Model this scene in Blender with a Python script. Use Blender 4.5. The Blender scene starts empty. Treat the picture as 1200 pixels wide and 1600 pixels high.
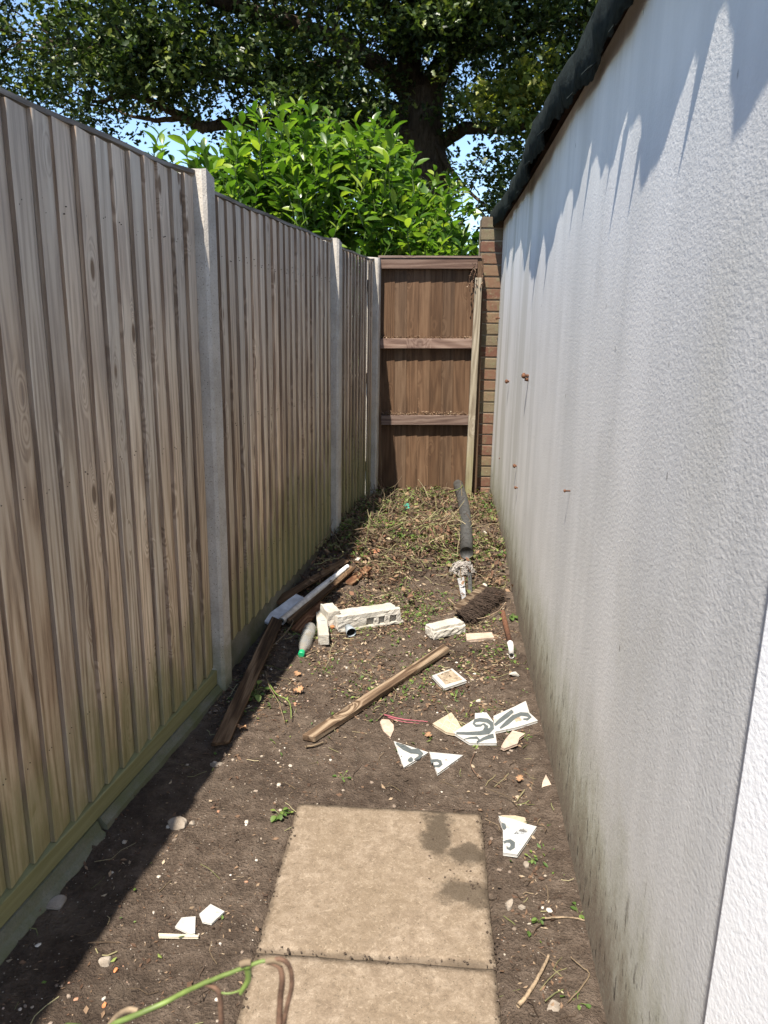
import bpy, math, random
import numpy as np
from mathutils import Vector, Matrix
random.seed(7); rng = np.random.default_rng(11)
R = math.radians
scene = bpy.context.scene
col = scene.collection

# ------------------------------------------------------------------ camera, world, sun, exposure
F_PX, PITCH, ROLL, CAM_H = 1173.5, 0.24765, 0.01737, 1.560
fwd = Vector((0, math.cos(PITCH), -math.sin(PITCH)))
up0 = Vector((0, math.sin(PITCH), math.cos(PITCH))); rt0 = Vector((1, 0, 0))
rt = math.cos(ROLL)*rt0 + math.sin(ROLL)*up0
up = -math.sin(ROLL)*rt0 + math.cos(ROLL)*up0
CO = Vector((0, 0, CAM_H))
cam = bpy.data.cameras.new('camera'); camo = bpy.data.objects.new('camera', cam); col.objects.link(camo)
camo.matrix_world = Matrix(((rt.x, up.x, -fwd.x, CO.x), (rt.y, up.y, -fwd.y, CO.y), (rt.z, up.z, -fwd.z, CO.z), (0, 0, 0, 1)))
cam.sensor_fit = 'VERTICAL'; cam.sensor_height = 36.0; cam.lens = 36.0*F_PX/1600
cam.clip_start = 0.02; cam.clip_end = 2000
scene.camera = camo
cam.dof.use_dof = True; cam.dof.focus_distance = 3.0; cam.dof.aperture_fstop = 10.0
SUN_EL, SUN_AZ = 61.0, 202.3                     # azimuth clockwise from +Y
w = bpy.data.worlds.new('World'); scene.world = w; w.use_nodes = True
nt = w.node_tree; bg = nt.nodes['Background']
sky = nt.nodes.new('ShaderNodeTexSky'); sky.sky_type = 'NISHITA'; sky.sun_disc = False
sky.sun_elevation = R(SUN_EL); sky.sun_rotation = R(SUN_AZ); sky.air_density = 1.0; sky.dust_density = 0.3; sky.ozone_density = 3.0
nt.links.new(sky.outputs[0], bg.inputs[0]); bg.inputs[1].default_value = 0.112
sl = bpy.data.lights.new('sun', 'SUN'); sl.energy = 5.0; sl.angle = R(0.53); sl.color = (1.0, 0.93, 0.83)
so = bpy.data.objects.new('sun', sl); col.objects.link(so)
sd = Vector((math.sin(R(SUN_AZ))*math.cos(R(SUN_EL)), math.cos(R(SUN_AZ))*math.cos(R(SUN_EL)), math.sin(R(SUN_EL))))
so.rotation_euler = sd.to_track_quat('Z', 'Y').to_euler(); so.location = (-3, -6, 9)
vs = scene.view_settings; vs.view_transform = 'Standard'; vs.look = 'None'; vs.gamma = 1; vs.exposure = 1.25; vs.use_curve_mapping = False
scene.render.engine = 'CYCLES'; scene.render.resolution_x = 768; scene.render.resolution_y = 1024

# ------------------------------------------------------------------ noise helpers
_perm = rng.random((256, 256))
def vnoise(x, y):
    xi = np.floor(x).astype(int); yi = np.floor(y).astype(int); fx = x-xi; fy = y-yi
    fx = fx*fx*(3-2*fx); fy = fy*fy*(3-2*fy)
    a = _perm[xi % 256, yi % 256]; b = _perm[(xi+1) % 256, yi % 256]; c = _perm[xi % 256, (yi+1) % 256]; d = _perm[(xi+1) % 256, (yi+1) % 256]
    return (a*(1-fx)+b*fx)*(1-fy)+(c*(1-fx)+d*fx)*fy - .5
def fbm(x, y, o=4):
    s = 0; a = 1
    for i in range(o):
        s = s + a*vnoise(x*2**i+17.3*i, y*2**i+5.1*i); a *= .5
    return s
def sstep(a, b, x):
    t = np.clip((x-a)/(b-a), 0, 1); return t*t*(3-2*t)

# ------------------------------------------------------------------ places
TF = .19; AF = math.atan(TF)                     # fence line x = -1.29 + .19 y
def fx(y): return -1.29 + TF*y
WP = [(-3., .21), (.0, .41), (.88, .482), (1.39, .525), (1.87, .575), (2.55, .638), (3.9, .742), (5.0, .820), (6.34, .905)]
_wc = np.polyfit([p[0] for p in WP[1:]], [p[1] for p in WP[1:]], 2)
def wx(y): return np.polyval(_wc, np.asarray(y, float))
def H(x, y):                                     # lie of the land, without the small relief
    x = np.asarray(x, float); y = np.asarray(y, float)
    m = .125*sstep(3.6, 5.4, y)
    lft = .05*sstep(.55, .0, x-fx(y))*sstep(3.2, 4.2, y)*sstep(6.6, 5.2, y)
    out = sstep(7.5, 6.6, y)
    hump = .03*np.exp(-(((x-.2)/.45)**2+((y-4.95)/.5)**2))
    return (m+lft+hump)*(.4+.6*out)
def ray(px, py):
    return rt*((px-600)/F_PX) - up*((py-800)/F_PX) + fwd
def at(px, py, lift=0.0):                        # a point on the ground (plus lift)
    d = ray(px, py); z = 0.0
    for _ in range(25):
        p = CO + d*((z+lift-CO.z)/d.z); z = .5*z+.5*float(H(p.x, p.y))
    return Vector((p.x, p.y, z+lift))
def P3(px, py, Y):
    d = ray(px, py); return CO + d*(Y/d.y)

# ------------------------------------------------------------------ object helpers
def link(o, parent=None):
    col.objects.link(o)
    if parent is not None: o.parent = parent
    return o
def tag(o, label=None, cat=None, group=None, kind=None):
    if label: o['label'] = label
    if cat: o['category'] = cat
    if group: o['group'] = group
    if kind: o['kind'] = kind
    return o
def empty(name, loc=(0, 0, 0), rz=0):
    o = bpy.data.objects.new(name, None); o.location = loc; o.rotation_euler.z = rz; o.empty_display_size = .1
    return link(o)
def mesh_np(name, V, Fc, mat, parent=None, smooth=False, loc=None):
    """V (n,3); Fc list of faces or (m,k) array"""
    me = bpy.data.meshes.new(name)
    V = np.asarray(V, np.float32)
    if isinstance(Fc, np.ndarray):
        m, k = Fc.shape
        me.vertices.add(len(V)); me.vertices.foreach_set('co', V.ravel())
        me.loops.add(m*k); me.loops.foreach_set('vertex_index', Fc.astype(np.int32).ravel())
        me.polygons.add(m); me.polygons.foreach_set('loop_start', np.arange(0, m*k, k, dtype=np.int32))
        me.update(calc_edges=True)
    else:
        me.from_pydata([tuple(v) for v in V.tolist()], [], Fc); me.update()
    if smooth: me.polygons.foreach_set('use_smooth', [True]*len(me.polygons))
    if isinstance(mat, (list, tuple)):
        for q in mat: me.materials.append(q)
    elif mat: me.materials.append(mat)
    o = bpy.data.objects.new(name, me)
    if loc is not None: o.location = loc
    return link(o, parent)
class MB:
    def __init__(s): s.v = []; s.f = []
    def add(s, vs_, fs): b = len(s.v); s.v += [tuple(v) for v in vs_]; s.f += [tuple(b+i for i in f) for f in fs]; return s
    def box(s, x0, x1, y0, y1, z0, z1, j=0):
        v = [(x, y, z) for z in (z0, z1) for (x, y) in ((x0, y0), (x1, y0), (x1, y1), (x0, y1))]
        if j: v = [tuple(c+random.uniform(-j, j) for c in p) for p in v]
        return s.add(v, [(3, 2, 1, 0), (4, 5, 6, 7), (0, 1, 5, 4), (1, 2, 6, 5), (2, 3, 7, 6), (3, 0, 4, 7)])
    def tube(s, pts, rad, n=8, caps=True, flat=1.0):
        pts = [Vector(p) for p in pts]; m = len(pts); ring = []; od = pts[-1]-pts[0]; ref = Vector((0, 1, .05)) if abs(od.z) > .75*od.length else Vector((0, 0, 1))
        rad = rad if hasattr(rad, '__len__') else [rad]*m
        for i, p in enumerate(pts):
            t = (pts[min(i+1, m-1)]-pts[max(i-1, 0)]).normalized()
            a = t.cross(ref);  a = Vector((1, 0, 0)) if a.length < .02 else a.normalized()
            b = t.cross(a).normalized()
            ring.append([p+rad[i]*(a*math.cos(q)+b*flat*math.sin(q)) for q in [2*math.pi*k/n for k in range(n)]])
        v = [q for r_ in ring for q in r_]; f = []
        for i in range(m-1):
            for k in range(n): f.append((i*n+k, i*n+(k+1) % n, (i+1)*n+(k+1) % n, (i+1)*n+k))
        if caps: f.append(tuple(range(n))); f.append(tuple(range((m-1)*n, m*n))[::-1])
        return s.add(v, f)
    def build(s, name, mat, parent=None, smooth=False, bevel=0, loc=None):
        o = mesh_np(name, s.v, s.f, mat, parent, smooth, loc)
        if bevel:
            b = o.modifiers.new('bevel', 'BEVEL'); b.width = bevel; b.segments = 2; b.limit_method = 'ANGLE'
        return o

# ------------------------------------------------------------------ materials
class NT:
    def __init__(s, name):
        s.m = bpy.data.materials.new(name); s.m.use_nodes = True; s.t = s.m.node_tree; s.n = s.t.nodes
        s.b = s.n['Principled BSDF']; s.out = s.n['Material Output']
    def new(s, t, **k):
        n = s.n.new(t)
        for a, b in k.items(): setattr(n, a, b)
        return n
    def lk(s, a, b): s.t.links.new(a, b)
    def val(s, sock, v):
        if hasattr(v, 'is_output') or isinstance(v, bpy.types.NodeSocket): s.lk(v, sock)
        else: sock.default_value = v
    def math(s, op, a, b=0.0, c=None, clamp=False):
        n = s.new('ShaderNodeMath', operation=op, use_clamp=clamp); s.val(n.inputs[0], a); s.val(n.inputs[1], b)
        if c is not None: s.val(n.inputs[2], c)
        return n.outputs[0]
    def noise(s, vec, scale=5, detail=4, rough=.5, dist=0, w=None):
        n = s.new('ShaderNodeTexNoise'); s.lk(vec, n.inputs['Vector']); n.inputs['Scale'].default_value = scale
        n.inputs['Detail'].default_value = detail; n.inputs['Roughness'].default_value = rough; n.inputs['Distortion'].default_value = dist
        return n.outputs[0]
    def vor(s, vec, scale=5, feat='F1', out=0):
        n = s.new('ShaderNodeTexVoronoi', feature=feat); s.lk(vec, n.inputs['Vector']); n.inputs['Scale'].default_value = scale
        return n.outputs[out]
    def mr(s, v, a, b, c=0.0, d=1.0, smooth=True):
        n = s.new('ShaderNodeMapRange'); n.interpolation_type = 'SMOOTHSTEP' if smooth else 'LINEAR'
        s.val(n.inputs[0], v)
        for i, q in enumerate((a, b, c, d)): s.val(n.inputs[i+1], q)
        return n.outputs[0]
    def mix(s, f, a, b, mode='MIX'):
        n = s.new('ShaderNodeMix', data_type='RGBA', blend_type=mode); s.val(n.inputs[0], f)
        for i, q in ((6, a), (7, b)):
            if isinstance(q, tuple): n.inputs[i].default_value = q if len(q) == 4 else q+(1,)
            else: s.lk(q, n.inputs[i])
        return n.outputs[2]
    def ramp(s, v, stops, mode='LINEAR'):
        n = s.new('ShaderNodeValToRGB'); s.lk(v, n.inputs[0]); cr = n.color_ramp; cr.interpolation = mode
        while len(cr.elements) < len(stops): cr.elements.new(.5)
        for e, (p, c) in zip(cr.elements, stops): e.position = p; e.color = tuple(c)+(1,)
        return n.outputs[0]
    def pos(s): return s.new('ShaderNodeNewGeometry').outputs['Position']
    def island(s): return s.new('ShaderNodeNewGeometry').outputs['Random Per Island']
    def obj(s): return s.new('ShaderNodeTexCoord').outputs['Object']
    def orand(s): return s.new('ShaderNodeObjectInfo').outputs['Random']
    def scale(s, v, sc):
        n = s.new('ShaderNodeMapping'); s.lk(v, n.inputs[0]); n.inputs['Scale'].default_value = sc; return n.outputs[0]
    def addv(s, v, f, k=(31., 17., 53.)):
        c = s.new('ShaderNodeCombineXYZ')
        for i in range(3): s.lk(s.math('MULTIPLY', f, k[i]), c.inputs[i])
        n = s.new('ShaderNodeVectorMath', operation='ADD'); s.lk(v, n.inputs[0]); s.lk(c.outputs[0], n.inputs[1]); return n.outputs[0]
    def sep(s, v):
        n = s.new('ShaderNodeSeparateXYZ'); s.lk(v, n.inputs[0]); return n.outputs
    def bump(s, h, strength=.5, dist=.01, prev=None):
        n = s.new('ShaderNodeBump'); s.lk(h, n.inputs['Height']); n.inputs['Strength'].default_value = strength; n.inputs['Distance'].default_value = dist
        if prev is not None: s.lk(prev, n.inputs['Normal'])
        return n.outputs[0]
    def fin(s, c=None, rough=.8, bump=None, spec=.3):
        if c is not None: s.val(s.b.inputs['Base Color'], c if not isinstance(c, tuple) else c+(1,))
        s.val(s.b.inputs['Roughness'], rough); s.b.inputs['Specular IOR Level'].default_value = spec
        if bump is not None: s.lk(bump, s.b.inputs['Normal'])
        return s.m

def wood(name, cols, axis='Z', knots=.6, algae=None, rough=.85, contrast=1.0, grey_top=None, bstr=.35):
    m = NT(name); o = m.addv(m.obj(), m.orand())
    st = {'Z': (1, 1, .06), 'X': (.06, 1, 1)}[axis]; kn = {'Z': (9, 0, 4.2), 'X': (4.2, 9, 0)}[axis]
    ks = m.scale(o, kn); kd0 = m.vor(ks, 1.0); kd = m.math('ADD', kd0, m.mr(m.sep(m.vor(ks, 1.0, out=1))[0], .60, .62, 1.0, 0.0))
    g = m.noise(m.scale(o, st), 55, 8, .72)
    warp = m.new('ShaderNodeVectorMath', operation='ADD'); m.lk(m.scale(o, st), warp.inputs[0])
    cb = m.new('ShaderNodeCombineXYZ'); kk = m.math('MULTIPLY', m.mr(kd, .5, .0), .13); m.lk(kk, cb.inputs[0]); m.lk(kk, cb.inputs[2]); m.lk(cb.outputs[0], warp.inputs[1])
    c2 = m.noise(warp.outputs[0], 7, 2, .4); rings = m.math('SINE', m.math('MULTIPLY', c2, 75.0))
    rings = m.mr(rings, -1, 1)
    f = m.math('ADD', m.math('MULTIPLY', g, 1.5*contrast), m.math('MULTIPLY', rings, .34*contrast)); f = m.math('ADD', f, .5-.92*contrast)
    c = m.ramp(f, [(.12, cols[0]), (.5, cols[1]), (.88, cols[2])])
    tone = m.mr(m.math('FRACT', m.math('MULTIPLY', m.orand(), 7.31)), 0, 1, .72, 1.2, False)
    c = m.mix(1.0, c, m.mix(m.math('FRACT', m.math('MULTIPLY', m.orand(), 3.7)), (1.08, 1., .90), (.92, .96, .98)), 'MULTIPLY')
    hv = m.new('ShaderNodeHueSaturation'); m.lk(c, hv.inputs['Color']); m.lk(tone, hv.inputs['Value']); c = hv.outputs[0]
    P = m.sep(m.pos())
    blot = m.noise(m.scale(o, {'Z': (1, 1, .35), 'X': (.35, 1, 1)}[axis]), 9, 4, .6)
    c = m.mix(m.mr(blot, .5, .75, 0, .35), c, cols[0])
    if grey_top: c = m.mix(m.mr(m.math('ADD', P[2], m.math('MULTIPLY', m.math('SUBTRACT', blot, .5), .8)), .7, 1.8, 0, .75), c, m.mix(.55, c, grey_top))
    if knots: c = m.mix(m.math('MULTIPLY', m.mr(kd, .17, .09), knots), c, m.mix(.3, cols[0], (.05, .035, .025)))
    if algae:
        edge = m.math('ADD', m.math('MULTIPLY', m.mr(P[1], 2.9, 4.2), algae[1]), algae[0])
        h = m.math('ADD', P[2], m.math('MULTIPLY', m.math('SUBTRACT', m.noise(m.scale(m.pos(), (1, 1, .5)), 7, 5, .7), .5), .9))
        am = m.mr(m.math('SUBTRACT', h, edge), .28, -.3)
        c = m.mix(m.math('MULTIPLY', am, .8), c, m.mix(g, (.13, .125, .045), (.30, .285, .13)))
    bh = m.math('ADD', g, m.math('MULTIPLY', rings, .3))
    return m.fin(c, rough, m.bump(bh, bstr, .003), .2)

fence_cols = ((.25, .17, .11), (.56, .44, .315), (.74, .635, .49))
M = {}
M['fence'] = wood('weathered fence board', fence_cols, 'Z', .95, (.38, .40), grey_top=(.53, .50, .45))
M['edge'] = wood('shaded stained board edge', ((.15, .105, .078), (.28, .21, .155), (.40, .32, .25)), 'Z', 0, (.2, .3))  # brown stain plus shade of the recessed step, both put into the colour
M['capping'] = wood('grey weathered capping', ((.10, .085, .07), (.20, .175, .15), (.33, .3, .27)), 'X', .2)
M['kick'] = wood('green stained timber', ((.06, .050, .032), (.115, .096, .064), (.21, .18, .125)), 'X', .3, (.4, .2))
M['gate'] = wood('brown stained timber', ((.05, .030, .018), (.105, .062, .037), (.15, .096, .059)), 'Z', .6, contrast=.75)
M['rail'] = wood('pinkish grey rail timber', ((.08, .05, .04), (.155, .105, .085), (.23, .17, .14)), 'X', .3)
M['prop'] = wood('pale grey timber', ((.13, .10, .07), (.235, .195, .14), (.33, .28, .215)), 'Z', .4, (.42, 0))
M['plank'] = wood('old dark plank', ((.03, .018, .01), (.085, .052, .03), (.19, .13, .08)), 'X', .4, contrast=1.2, bstr=.7)
M['plank2'] = wood('worn brown plank', ((.032, .02, .012), (.10, .066, .042), (.24, .185, .13)), 'X', .4, contrast=1.3, bstr=.7)
M['redwood'] = wood('rotten red brown wood', ((.07, .03, .015), (.17, .085, .045), (.27, .16, .09)), 'X', .2, contrast=1.2, bstr=.8)

def concrete(name, c0, c1, spots=(.1, .09, .075), sc=1., algae=0, bs=.5):
    m = NT(name); p = m.addv(m.obj(), m.orand()); n = m.noise(p, 7*sc, 6, .65); f = m.noise(p, 160*sc, 3, .6)
    c = m.mix(m.mr(n, .3, .7), c0, c1); c = m.mix(m.mr(m.vor(p, 75*sc), .18, .08), c, spots)
    c = m.mix(m.mr(f, .35, .75, 0, .35), c, tuple(q*.6 for q in c0))
    if algae:
        z = m.sep(m.pos())[2]; a = m.mr(m.math('ADD', z, m.math('MULTIPLY', n, .5)), algae+.3, algae, 0, .65)
        c = m.mix(a, c, (.13, .14, .05))
    return m.fin(c, .9, m.bump(m.math('ADD', f, m.math('MULTIPLY', n, 1.5)), bs, .004))
M['post'] = concrete('post concrete', (.36, .325, .275), (.50, .46, .40), algae=.25)
M['kerb'] = concrete('mossy kerb concrete', (.075, .072, .048), (.17, .16, .125), algae=.12)
M['white_block'] = concrete('white broken plaster block', (.33, .30, .25), (.45, .425, .375), (.30, .25, .19), 1.0, bs=.8)
M['stone'] = concrete('pale stone', (.19, .155, .12), (.34, .29, .235), (.18, .14, .11), 3)
M['brickred'] = concrete('brick rubble', (.30, .12, .06), (.45, .22, .13), (.5, .4, .3), 3)
M['mortar'] = concrete('sandy mortar', (.22, .18, .13), (.32, .27, .20), (.2, .17, .12))

def soil():
    m = NT('dark garden soil'); p = m.pos()
    n1 = m.noise(p, 1.7, 5, .6); n2 = m.noise(p, 22, 6, .7); n3 = m.noise(p, 150, 4, .7); S = m.sep(p)
    c = m.ramp(n2, [(.25, (.040, .028, .020)), (.5, (.104, .076, .056)), (.75, (.19, .145, .111))])
    c = m.mix(m.mr(n3, .45, .75, 0, .6), c, (.16, .125, .095))
    c = m.mix(m.mr(n1, .48, .64, 0, .6), c, (.038, .026, .019))
    dry = m.mr(m.noise(p, 5, 4, .6), .5, .7, 0, .45); c = m.mix(dry, c, (.165, .128, .096))
    sp = m.vor(p, 130); rnd = m.vor(p, 130, out=1); r3 = m.sep(rnd)
    c = m.mix(m.math('MULTIPLY', m.mr(sp, .34, .16), m.mr(r3[0], .93, .95, 0, .8)), c, m.mix(r3[1], (.24, .18, .12), (.5, .45, .38)))
    h = m.math('ADD', m.math('MULTIPLY', n2, 1.6), m.math('MULTIPLY', n3, .9)); h = m.math('ADD', h, m.math('MULTIPLY', m.vor(p, 90), .35))
    out = m.mr(S[1], 7.5, 9)
    c = m.mix(m.math('MULTIPLY', out, .8), c, (.05, .08, .02))
    return m.fin(c, .95, m.bump(h, 1.0, .018), .15)
M['soil'] = soil()

def slabmat(damp=True):
    m = NT('buff concrete paving'); p = m.addv(m.obj(), m.orand(), (3, 5, 0)); o = m.sep(m.obj())
    n1 = m.noise(p, 3.5, 5, .6); n2 = m.noise(p, 24, 6, .7, .4); n3 = m.noise(p, 210, 3, .7)
    c = m.ramp(n2, [(.3, (.135, .100, .069)), (.5, (.185, .142, .101)), (.7, (.26, .208, .155))])
    c = m.mix(m.mr(n1, .4, .65, 0, .5), c, (.15, .112, .074))
    c = m.mix(m.mr(n3, .5, .75, 0, .6), c, (.095, .075, .052)); n4 = m.noise(m.scale(p, (1, 1, 1)), 85, 5, .75, 1.2); c = m.mix(m.mr(n4, .52, .7, 0, .55), c, (.35, .285, .21)); c = m.mix(m.mr(n4, .48, .34, 0, .5), c, (.085, .065, .045))
    c = m.mix(m.mr(m.vor(p, 60), .14, .07), c, (.1, .08, .055))
    # trodden damp soil: two ragged patches near the far right corner
    def patch(x, y, rx, ry, k):
        dx = m.math('DIVIDE', m.math('SUBTRACT', o[0], x), rx); dy = m.math('DIVIDE', m.math('SUBTRACT', o[1], y), ry)
        d = m.math('SQRT', m.math('ADD', m.math('MULTIPLY', dx, dx), m.math('MULTIPLY', dy, dy)))
        d = m.math('ADD', d, m.math('MULTIPLY', m.math('SUBTRACT', m.noise(m.obj(), 11, 8, .75), .5), 2.4))
        return m.math('MULTIPLY', m.mr(d, 1.1, .55), k)
    s = m.math('MAXIMUM', m.math('MAXIMUM', patch(.46, .49, .062, .13, .85), patch(.545, .40, .075, .05, .85)), patch(.55, .235, .12, .06, .75))
    s = m.math('MAXIMUM', s, patch(.52, -.02, .05, .05, .3))
    s = m.math('MULTIPLY', s, 1.0 if damp else 0.0)
    c = m.mix(s, c, m.mix(m.mr(n3, .4, .7), (.036, .027, .018), (.07, .054, .038)))
    edge = m.math('MINIMUM', m.math('MINIMUM', o[0], m.math('SUBTRACT', .6, o[0])), m.math('MINIMUM', o[1], m.math('SUBTRACT', .6, o[1])))
    c = m.mix(m.mr(m.math('ADD', edge, m.math('MULTIPLY', m.math('SUBTRACT', n2, .5), .04)), .014, .0, 0, .6), c, (.08, .06, .042))
    return m.fin(c, .9, m.bump(m.math('ADD', n2, m.math('MULTIPLY', n3, .7)), .55, .004), .2)
M['slab'] = slabmat(); M['slab2'] = slabmat(False)

def render_wall(name, clean=False):
    m = NT(name); p = m.pos(); S = m.sep(p)
    st = m.noise(m.scale(p, (1, 1, .08)), 5, 5, .6); st2 = m.noise(m.scale(p, (1, 1, .05)), 22, 4, .65)
    g = m.noise(m.scale(p, (1, .75, 1)), 118, 3, .62, .1); g2 = m.noise(p, 300, 3, .6)
    if clean:
        return m.fin(m.mix(m.mr(m.noise(p, 3, 4, .6), .3, .7), (.84, .84, .84), (.88, .88, .88)), .6, m.bump(m.math('ADD', g, m.math('MULTIPLY', g2, .3)), .35, .004), .3)
    c = m.mix(m.mr(st, .35, .68), (.68, .67, .645), (.58, .575, .555))
    c = m.mix(m.mr(st2, .52, .75, 0, .18), c, (.45, .445, .42))
    far = m.mr(S[1], 3.0, 5.8)
    c = m.mix(m.math('MULTIPLY', far, m.mr(st2, .5, .3, 0, .65)), c, (.68, .68, .66))
    c = m.mix(m.math('MULTIPLY', far, m.mr(st, .45, .62, 0, .5)), c, (.36, .34, .26))
    # algae and splashed soil near the foot
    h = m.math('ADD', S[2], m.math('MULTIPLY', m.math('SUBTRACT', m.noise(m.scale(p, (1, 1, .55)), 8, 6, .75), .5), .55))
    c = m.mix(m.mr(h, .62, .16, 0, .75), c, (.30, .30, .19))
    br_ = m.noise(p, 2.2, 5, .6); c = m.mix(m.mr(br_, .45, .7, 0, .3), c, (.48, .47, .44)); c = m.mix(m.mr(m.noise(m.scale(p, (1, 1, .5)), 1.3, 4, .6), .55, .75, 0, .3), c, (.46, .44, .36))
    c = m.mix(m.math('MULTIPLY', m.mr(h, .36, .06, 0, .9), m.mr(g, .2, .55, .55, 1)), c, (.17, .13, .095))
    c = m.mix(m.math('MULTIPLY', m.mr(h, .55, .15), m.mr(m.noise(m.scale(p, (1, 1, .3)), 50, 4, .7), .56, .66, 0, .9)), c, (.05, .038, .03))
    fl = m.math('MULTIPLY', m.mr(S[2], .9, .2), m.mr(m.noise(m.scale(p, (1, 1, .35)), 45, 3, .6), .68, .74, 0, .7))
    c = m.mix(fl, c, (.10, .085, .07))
    # rusty drips under the roof and run-off marks
    top = m.math('ADD', S[2], m.math('MULTIPLY', m.math('SUBTRACT', st2, .5), .5))
    c = m.mix(m.mr(top, 2.2, 2.45, 0, .2), c, (.25, .2, .16))
    c = m.mix(m.math('MULTIPLY', m.mr(m.vor(m.scale(p, (1, 1, .5)), 9), .05, .025), .7), c, (.12, .11, .1))
    h_ = m.math('ADD', m.math('MULTIPLY', g, 1.0), m.math('MULTIPLY', g2, .22))
    return m.fin(c, .9, m.bump(h_, .38, .0034), .25)
M['render'] = render_wall('grey white rough render'); M['white'] = render_wall('clean white masonry paint', True)

def simple(name, c, rough=.6, spec=.4, var=.15, sc=20, bs=.2, metal=0):
    m = NT(name); p = m.addv(m.obj(), m.orand()); n = m.noise(p, sc, 5, .65)
    cc = m.mix(m.mr(n, .3, .7), tuple(q*(1-var) for q in c), tuple(min(1, q*(1+var)) for q in c))
    m.b.inputs['Metallic'].default_value = metal
    return m.fin(cc, rough, m.bump(n, bs, .004), spec)
M['felt'] = simple('green black mineral felt', (.012, .016, .015), .85, .12, .5, 45, .9)
M['soffit'] = simple('rotten brown soffit board', (.022, .012, .008), .95, .1, .6, 12, .5)
M['blackpipe'] = simple('black plastic pipe with dust', (.05, .05, .048), .5, .4, .4, 40, .3)
M['whitepipe'] = simple('dirty white plastic', (.58, .56, .53), .5, .4, .2, 25, .2)
M['greyboard'] = simple('grey white painted board', (.50, .51, .53), .6, .3, .25, 15)
M['rust'] = simple('rusty brown metal', (.10, .045, .024), .85, .3, .45, 60, .5)
M['dark'] = simple('dark nails and hollow shade', (.012, .011, .010), .95, .1)  # near-black for nail heads and for shade painted into hollows
M['greencap'] = simple('green plastic cap', (.01, .30, .12), .4, .5, .1)
M['cyan'] = simple('turquoise plastic', (.02, .42, .34), .4, .5, .15)
M['orange'] = simple('orange clay', (.50, .19, .08), .8, .2, .25)
M['greycup'] = simple('grey plastic', (.24, .27, .29), .45, .4, .2)
M['silver'] = simple('dull galvanised metal', (.50, .50, .50), .4, .5, .3, 18, .2, .5)
M['bristle'] = simple('dark brown bristle', (.038, .026, .019), .9, .2, .5, 90, .3)
M['net'] = simple('grey netting strand', (.34, .31, .28), .7, .3, .3, 50)
def tilemat():
    m = NT('off white tile glaze'); p = m.pos(); n = m.noise(p, 26, 7, .75); n2 = m.noise(p, 190, 3, .6)
    c = m.mix(m.mr(n, .3, .6), (.33, .32, .29), (.41, .40, .375)); c = m.mix(m.math('MULTIPLY', m.mr(n, .52, .66, 0, .75), m.mr(n2, .35, .6, .4, 1)), c, (.26, .20, .145)); c = m.mix(m.mr(n2, .66, .74, 0, .8), c, (.12, .085, .06))
    return m.fin(c, .5, m.bump(n, .1, .002), .4)
M['tile'] = tilemat()
M['tileback'] = simple('cream tile back', (.36, .295, .21), .85, .2, .15, 40, .3)
M['tiledirty'] = simple('soil smeared tile', (.24, .19, .135), .85, .2, .45, 55, .4)
M['biscuit'] = simple('pinkish tile biscuit', (.38, .29, .225), .85, .2, .2, 40, .3)
M['ink'] = simple('dark grey tile print', (.075, .085, .085), .5, .4, .12, 40, .05)
M['ink2'] = simple('pale grey tile print', (.36, .37, .37), .5, .4, .1, 40, .05)
M['ridge'] = simple('pale moulded ridge', (.44, .39, .30), .85, .2, .1)
M['pinkstem'] = simple('pink red stem', (.28, .07, .09), .6, .3, .2)
def plastic():
    m = NT('clear dirty plastic'); n = m.noise(m.obj(), 30, 4, .6)
    m.fin(m.mix(m.mr(n, .35, .7), (.42, .43, .42), (.30, .27, .22)), .2, m.bump(n, .3, .006), .6)
    t = m.new('ShaderNodeBsdfTransparent'); x = m.new('ShaderNodeMixShader'); m.lk(m.mr(n, .35, .7, .38, .62), x.inputs[0])
    m.lk(t.outputs[0], x.inputs[1]); m.lk(m.b.outputs[0], x.inputs[2]); m.lk(x.outputs[0], m.out.inputs[0])
    return m.m
M['plastic'] = plastic()

def leafy(name, stops, rough=.45, trans=.35, per='island', spec=.4, var=None, tcol=None):
    m = NT(name); r_ = m.island() if per == 'island' else m.orand()
    c = m.ramp(r_, stops)
    n = m.noise(m.pos(), 60, 3, .6); c = m.mix(m.mr(n, .4, .8, 0, .25), c, tuple(q*.5 for q in stops[0][1]))
    m.fin(c, rough, None, spec)
    if trans:
        t = m.new('ShaderNodeBsdfTranslucent'); m.lk(m.mix(1.0, c, tcol or (1.5, 1.7, .6), 'MULTIPLY'), t.inputs[0])
        x = m.new('ShaderNodeMixShader'); x.inputs[0].default_value = trans
        m.lk(m.b.outputs[0], x.inputs[1]); m.lk(t.outputs[0], x.inputs[2]); m.lk(x.outputs[0], m.out.inputs[0])
    return m.m
M['oakleaf'] = leafy('oak leaf green', [(0, (.014, .026, .008)), (.5, (.036, .060, .017)), (.85, (.09, .125, .036)), (1, (.22, .24, .07))], .42, .24)
M['oaksunlit'] = leafy('sunlit yellow green oak leaf', [(0, (.06, .09, .02)), (.6, (.13, .16, .035)), (1, (.30, .29, .06))], .5, .3)  # lighter copy of the oak leaf, sunlight painted into its colour
M['laurel'] = leafy('laurel leaf green', [(0, (.022, .055, .008)), (.45, (.06, .125, .016)), (.85, (.13, .21, .032)), (1, (.26, .32, .05))], .32, .42, 'island', .5)
M['laurelobj'] = leafy('laurel leaf green single', [(0, (.035, .08, .010)), (.45, (.085, .16, .022)), (.85, (.17, .26, .04)), (1, (.30, .36, .06))], .32, .42, 'obj', .5)
M['bushdark'] = leafy('dark hedge leaf', [(0, (.015, .03, .008)), (1, (.05, .08, .02))], .5, .2)
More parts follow.
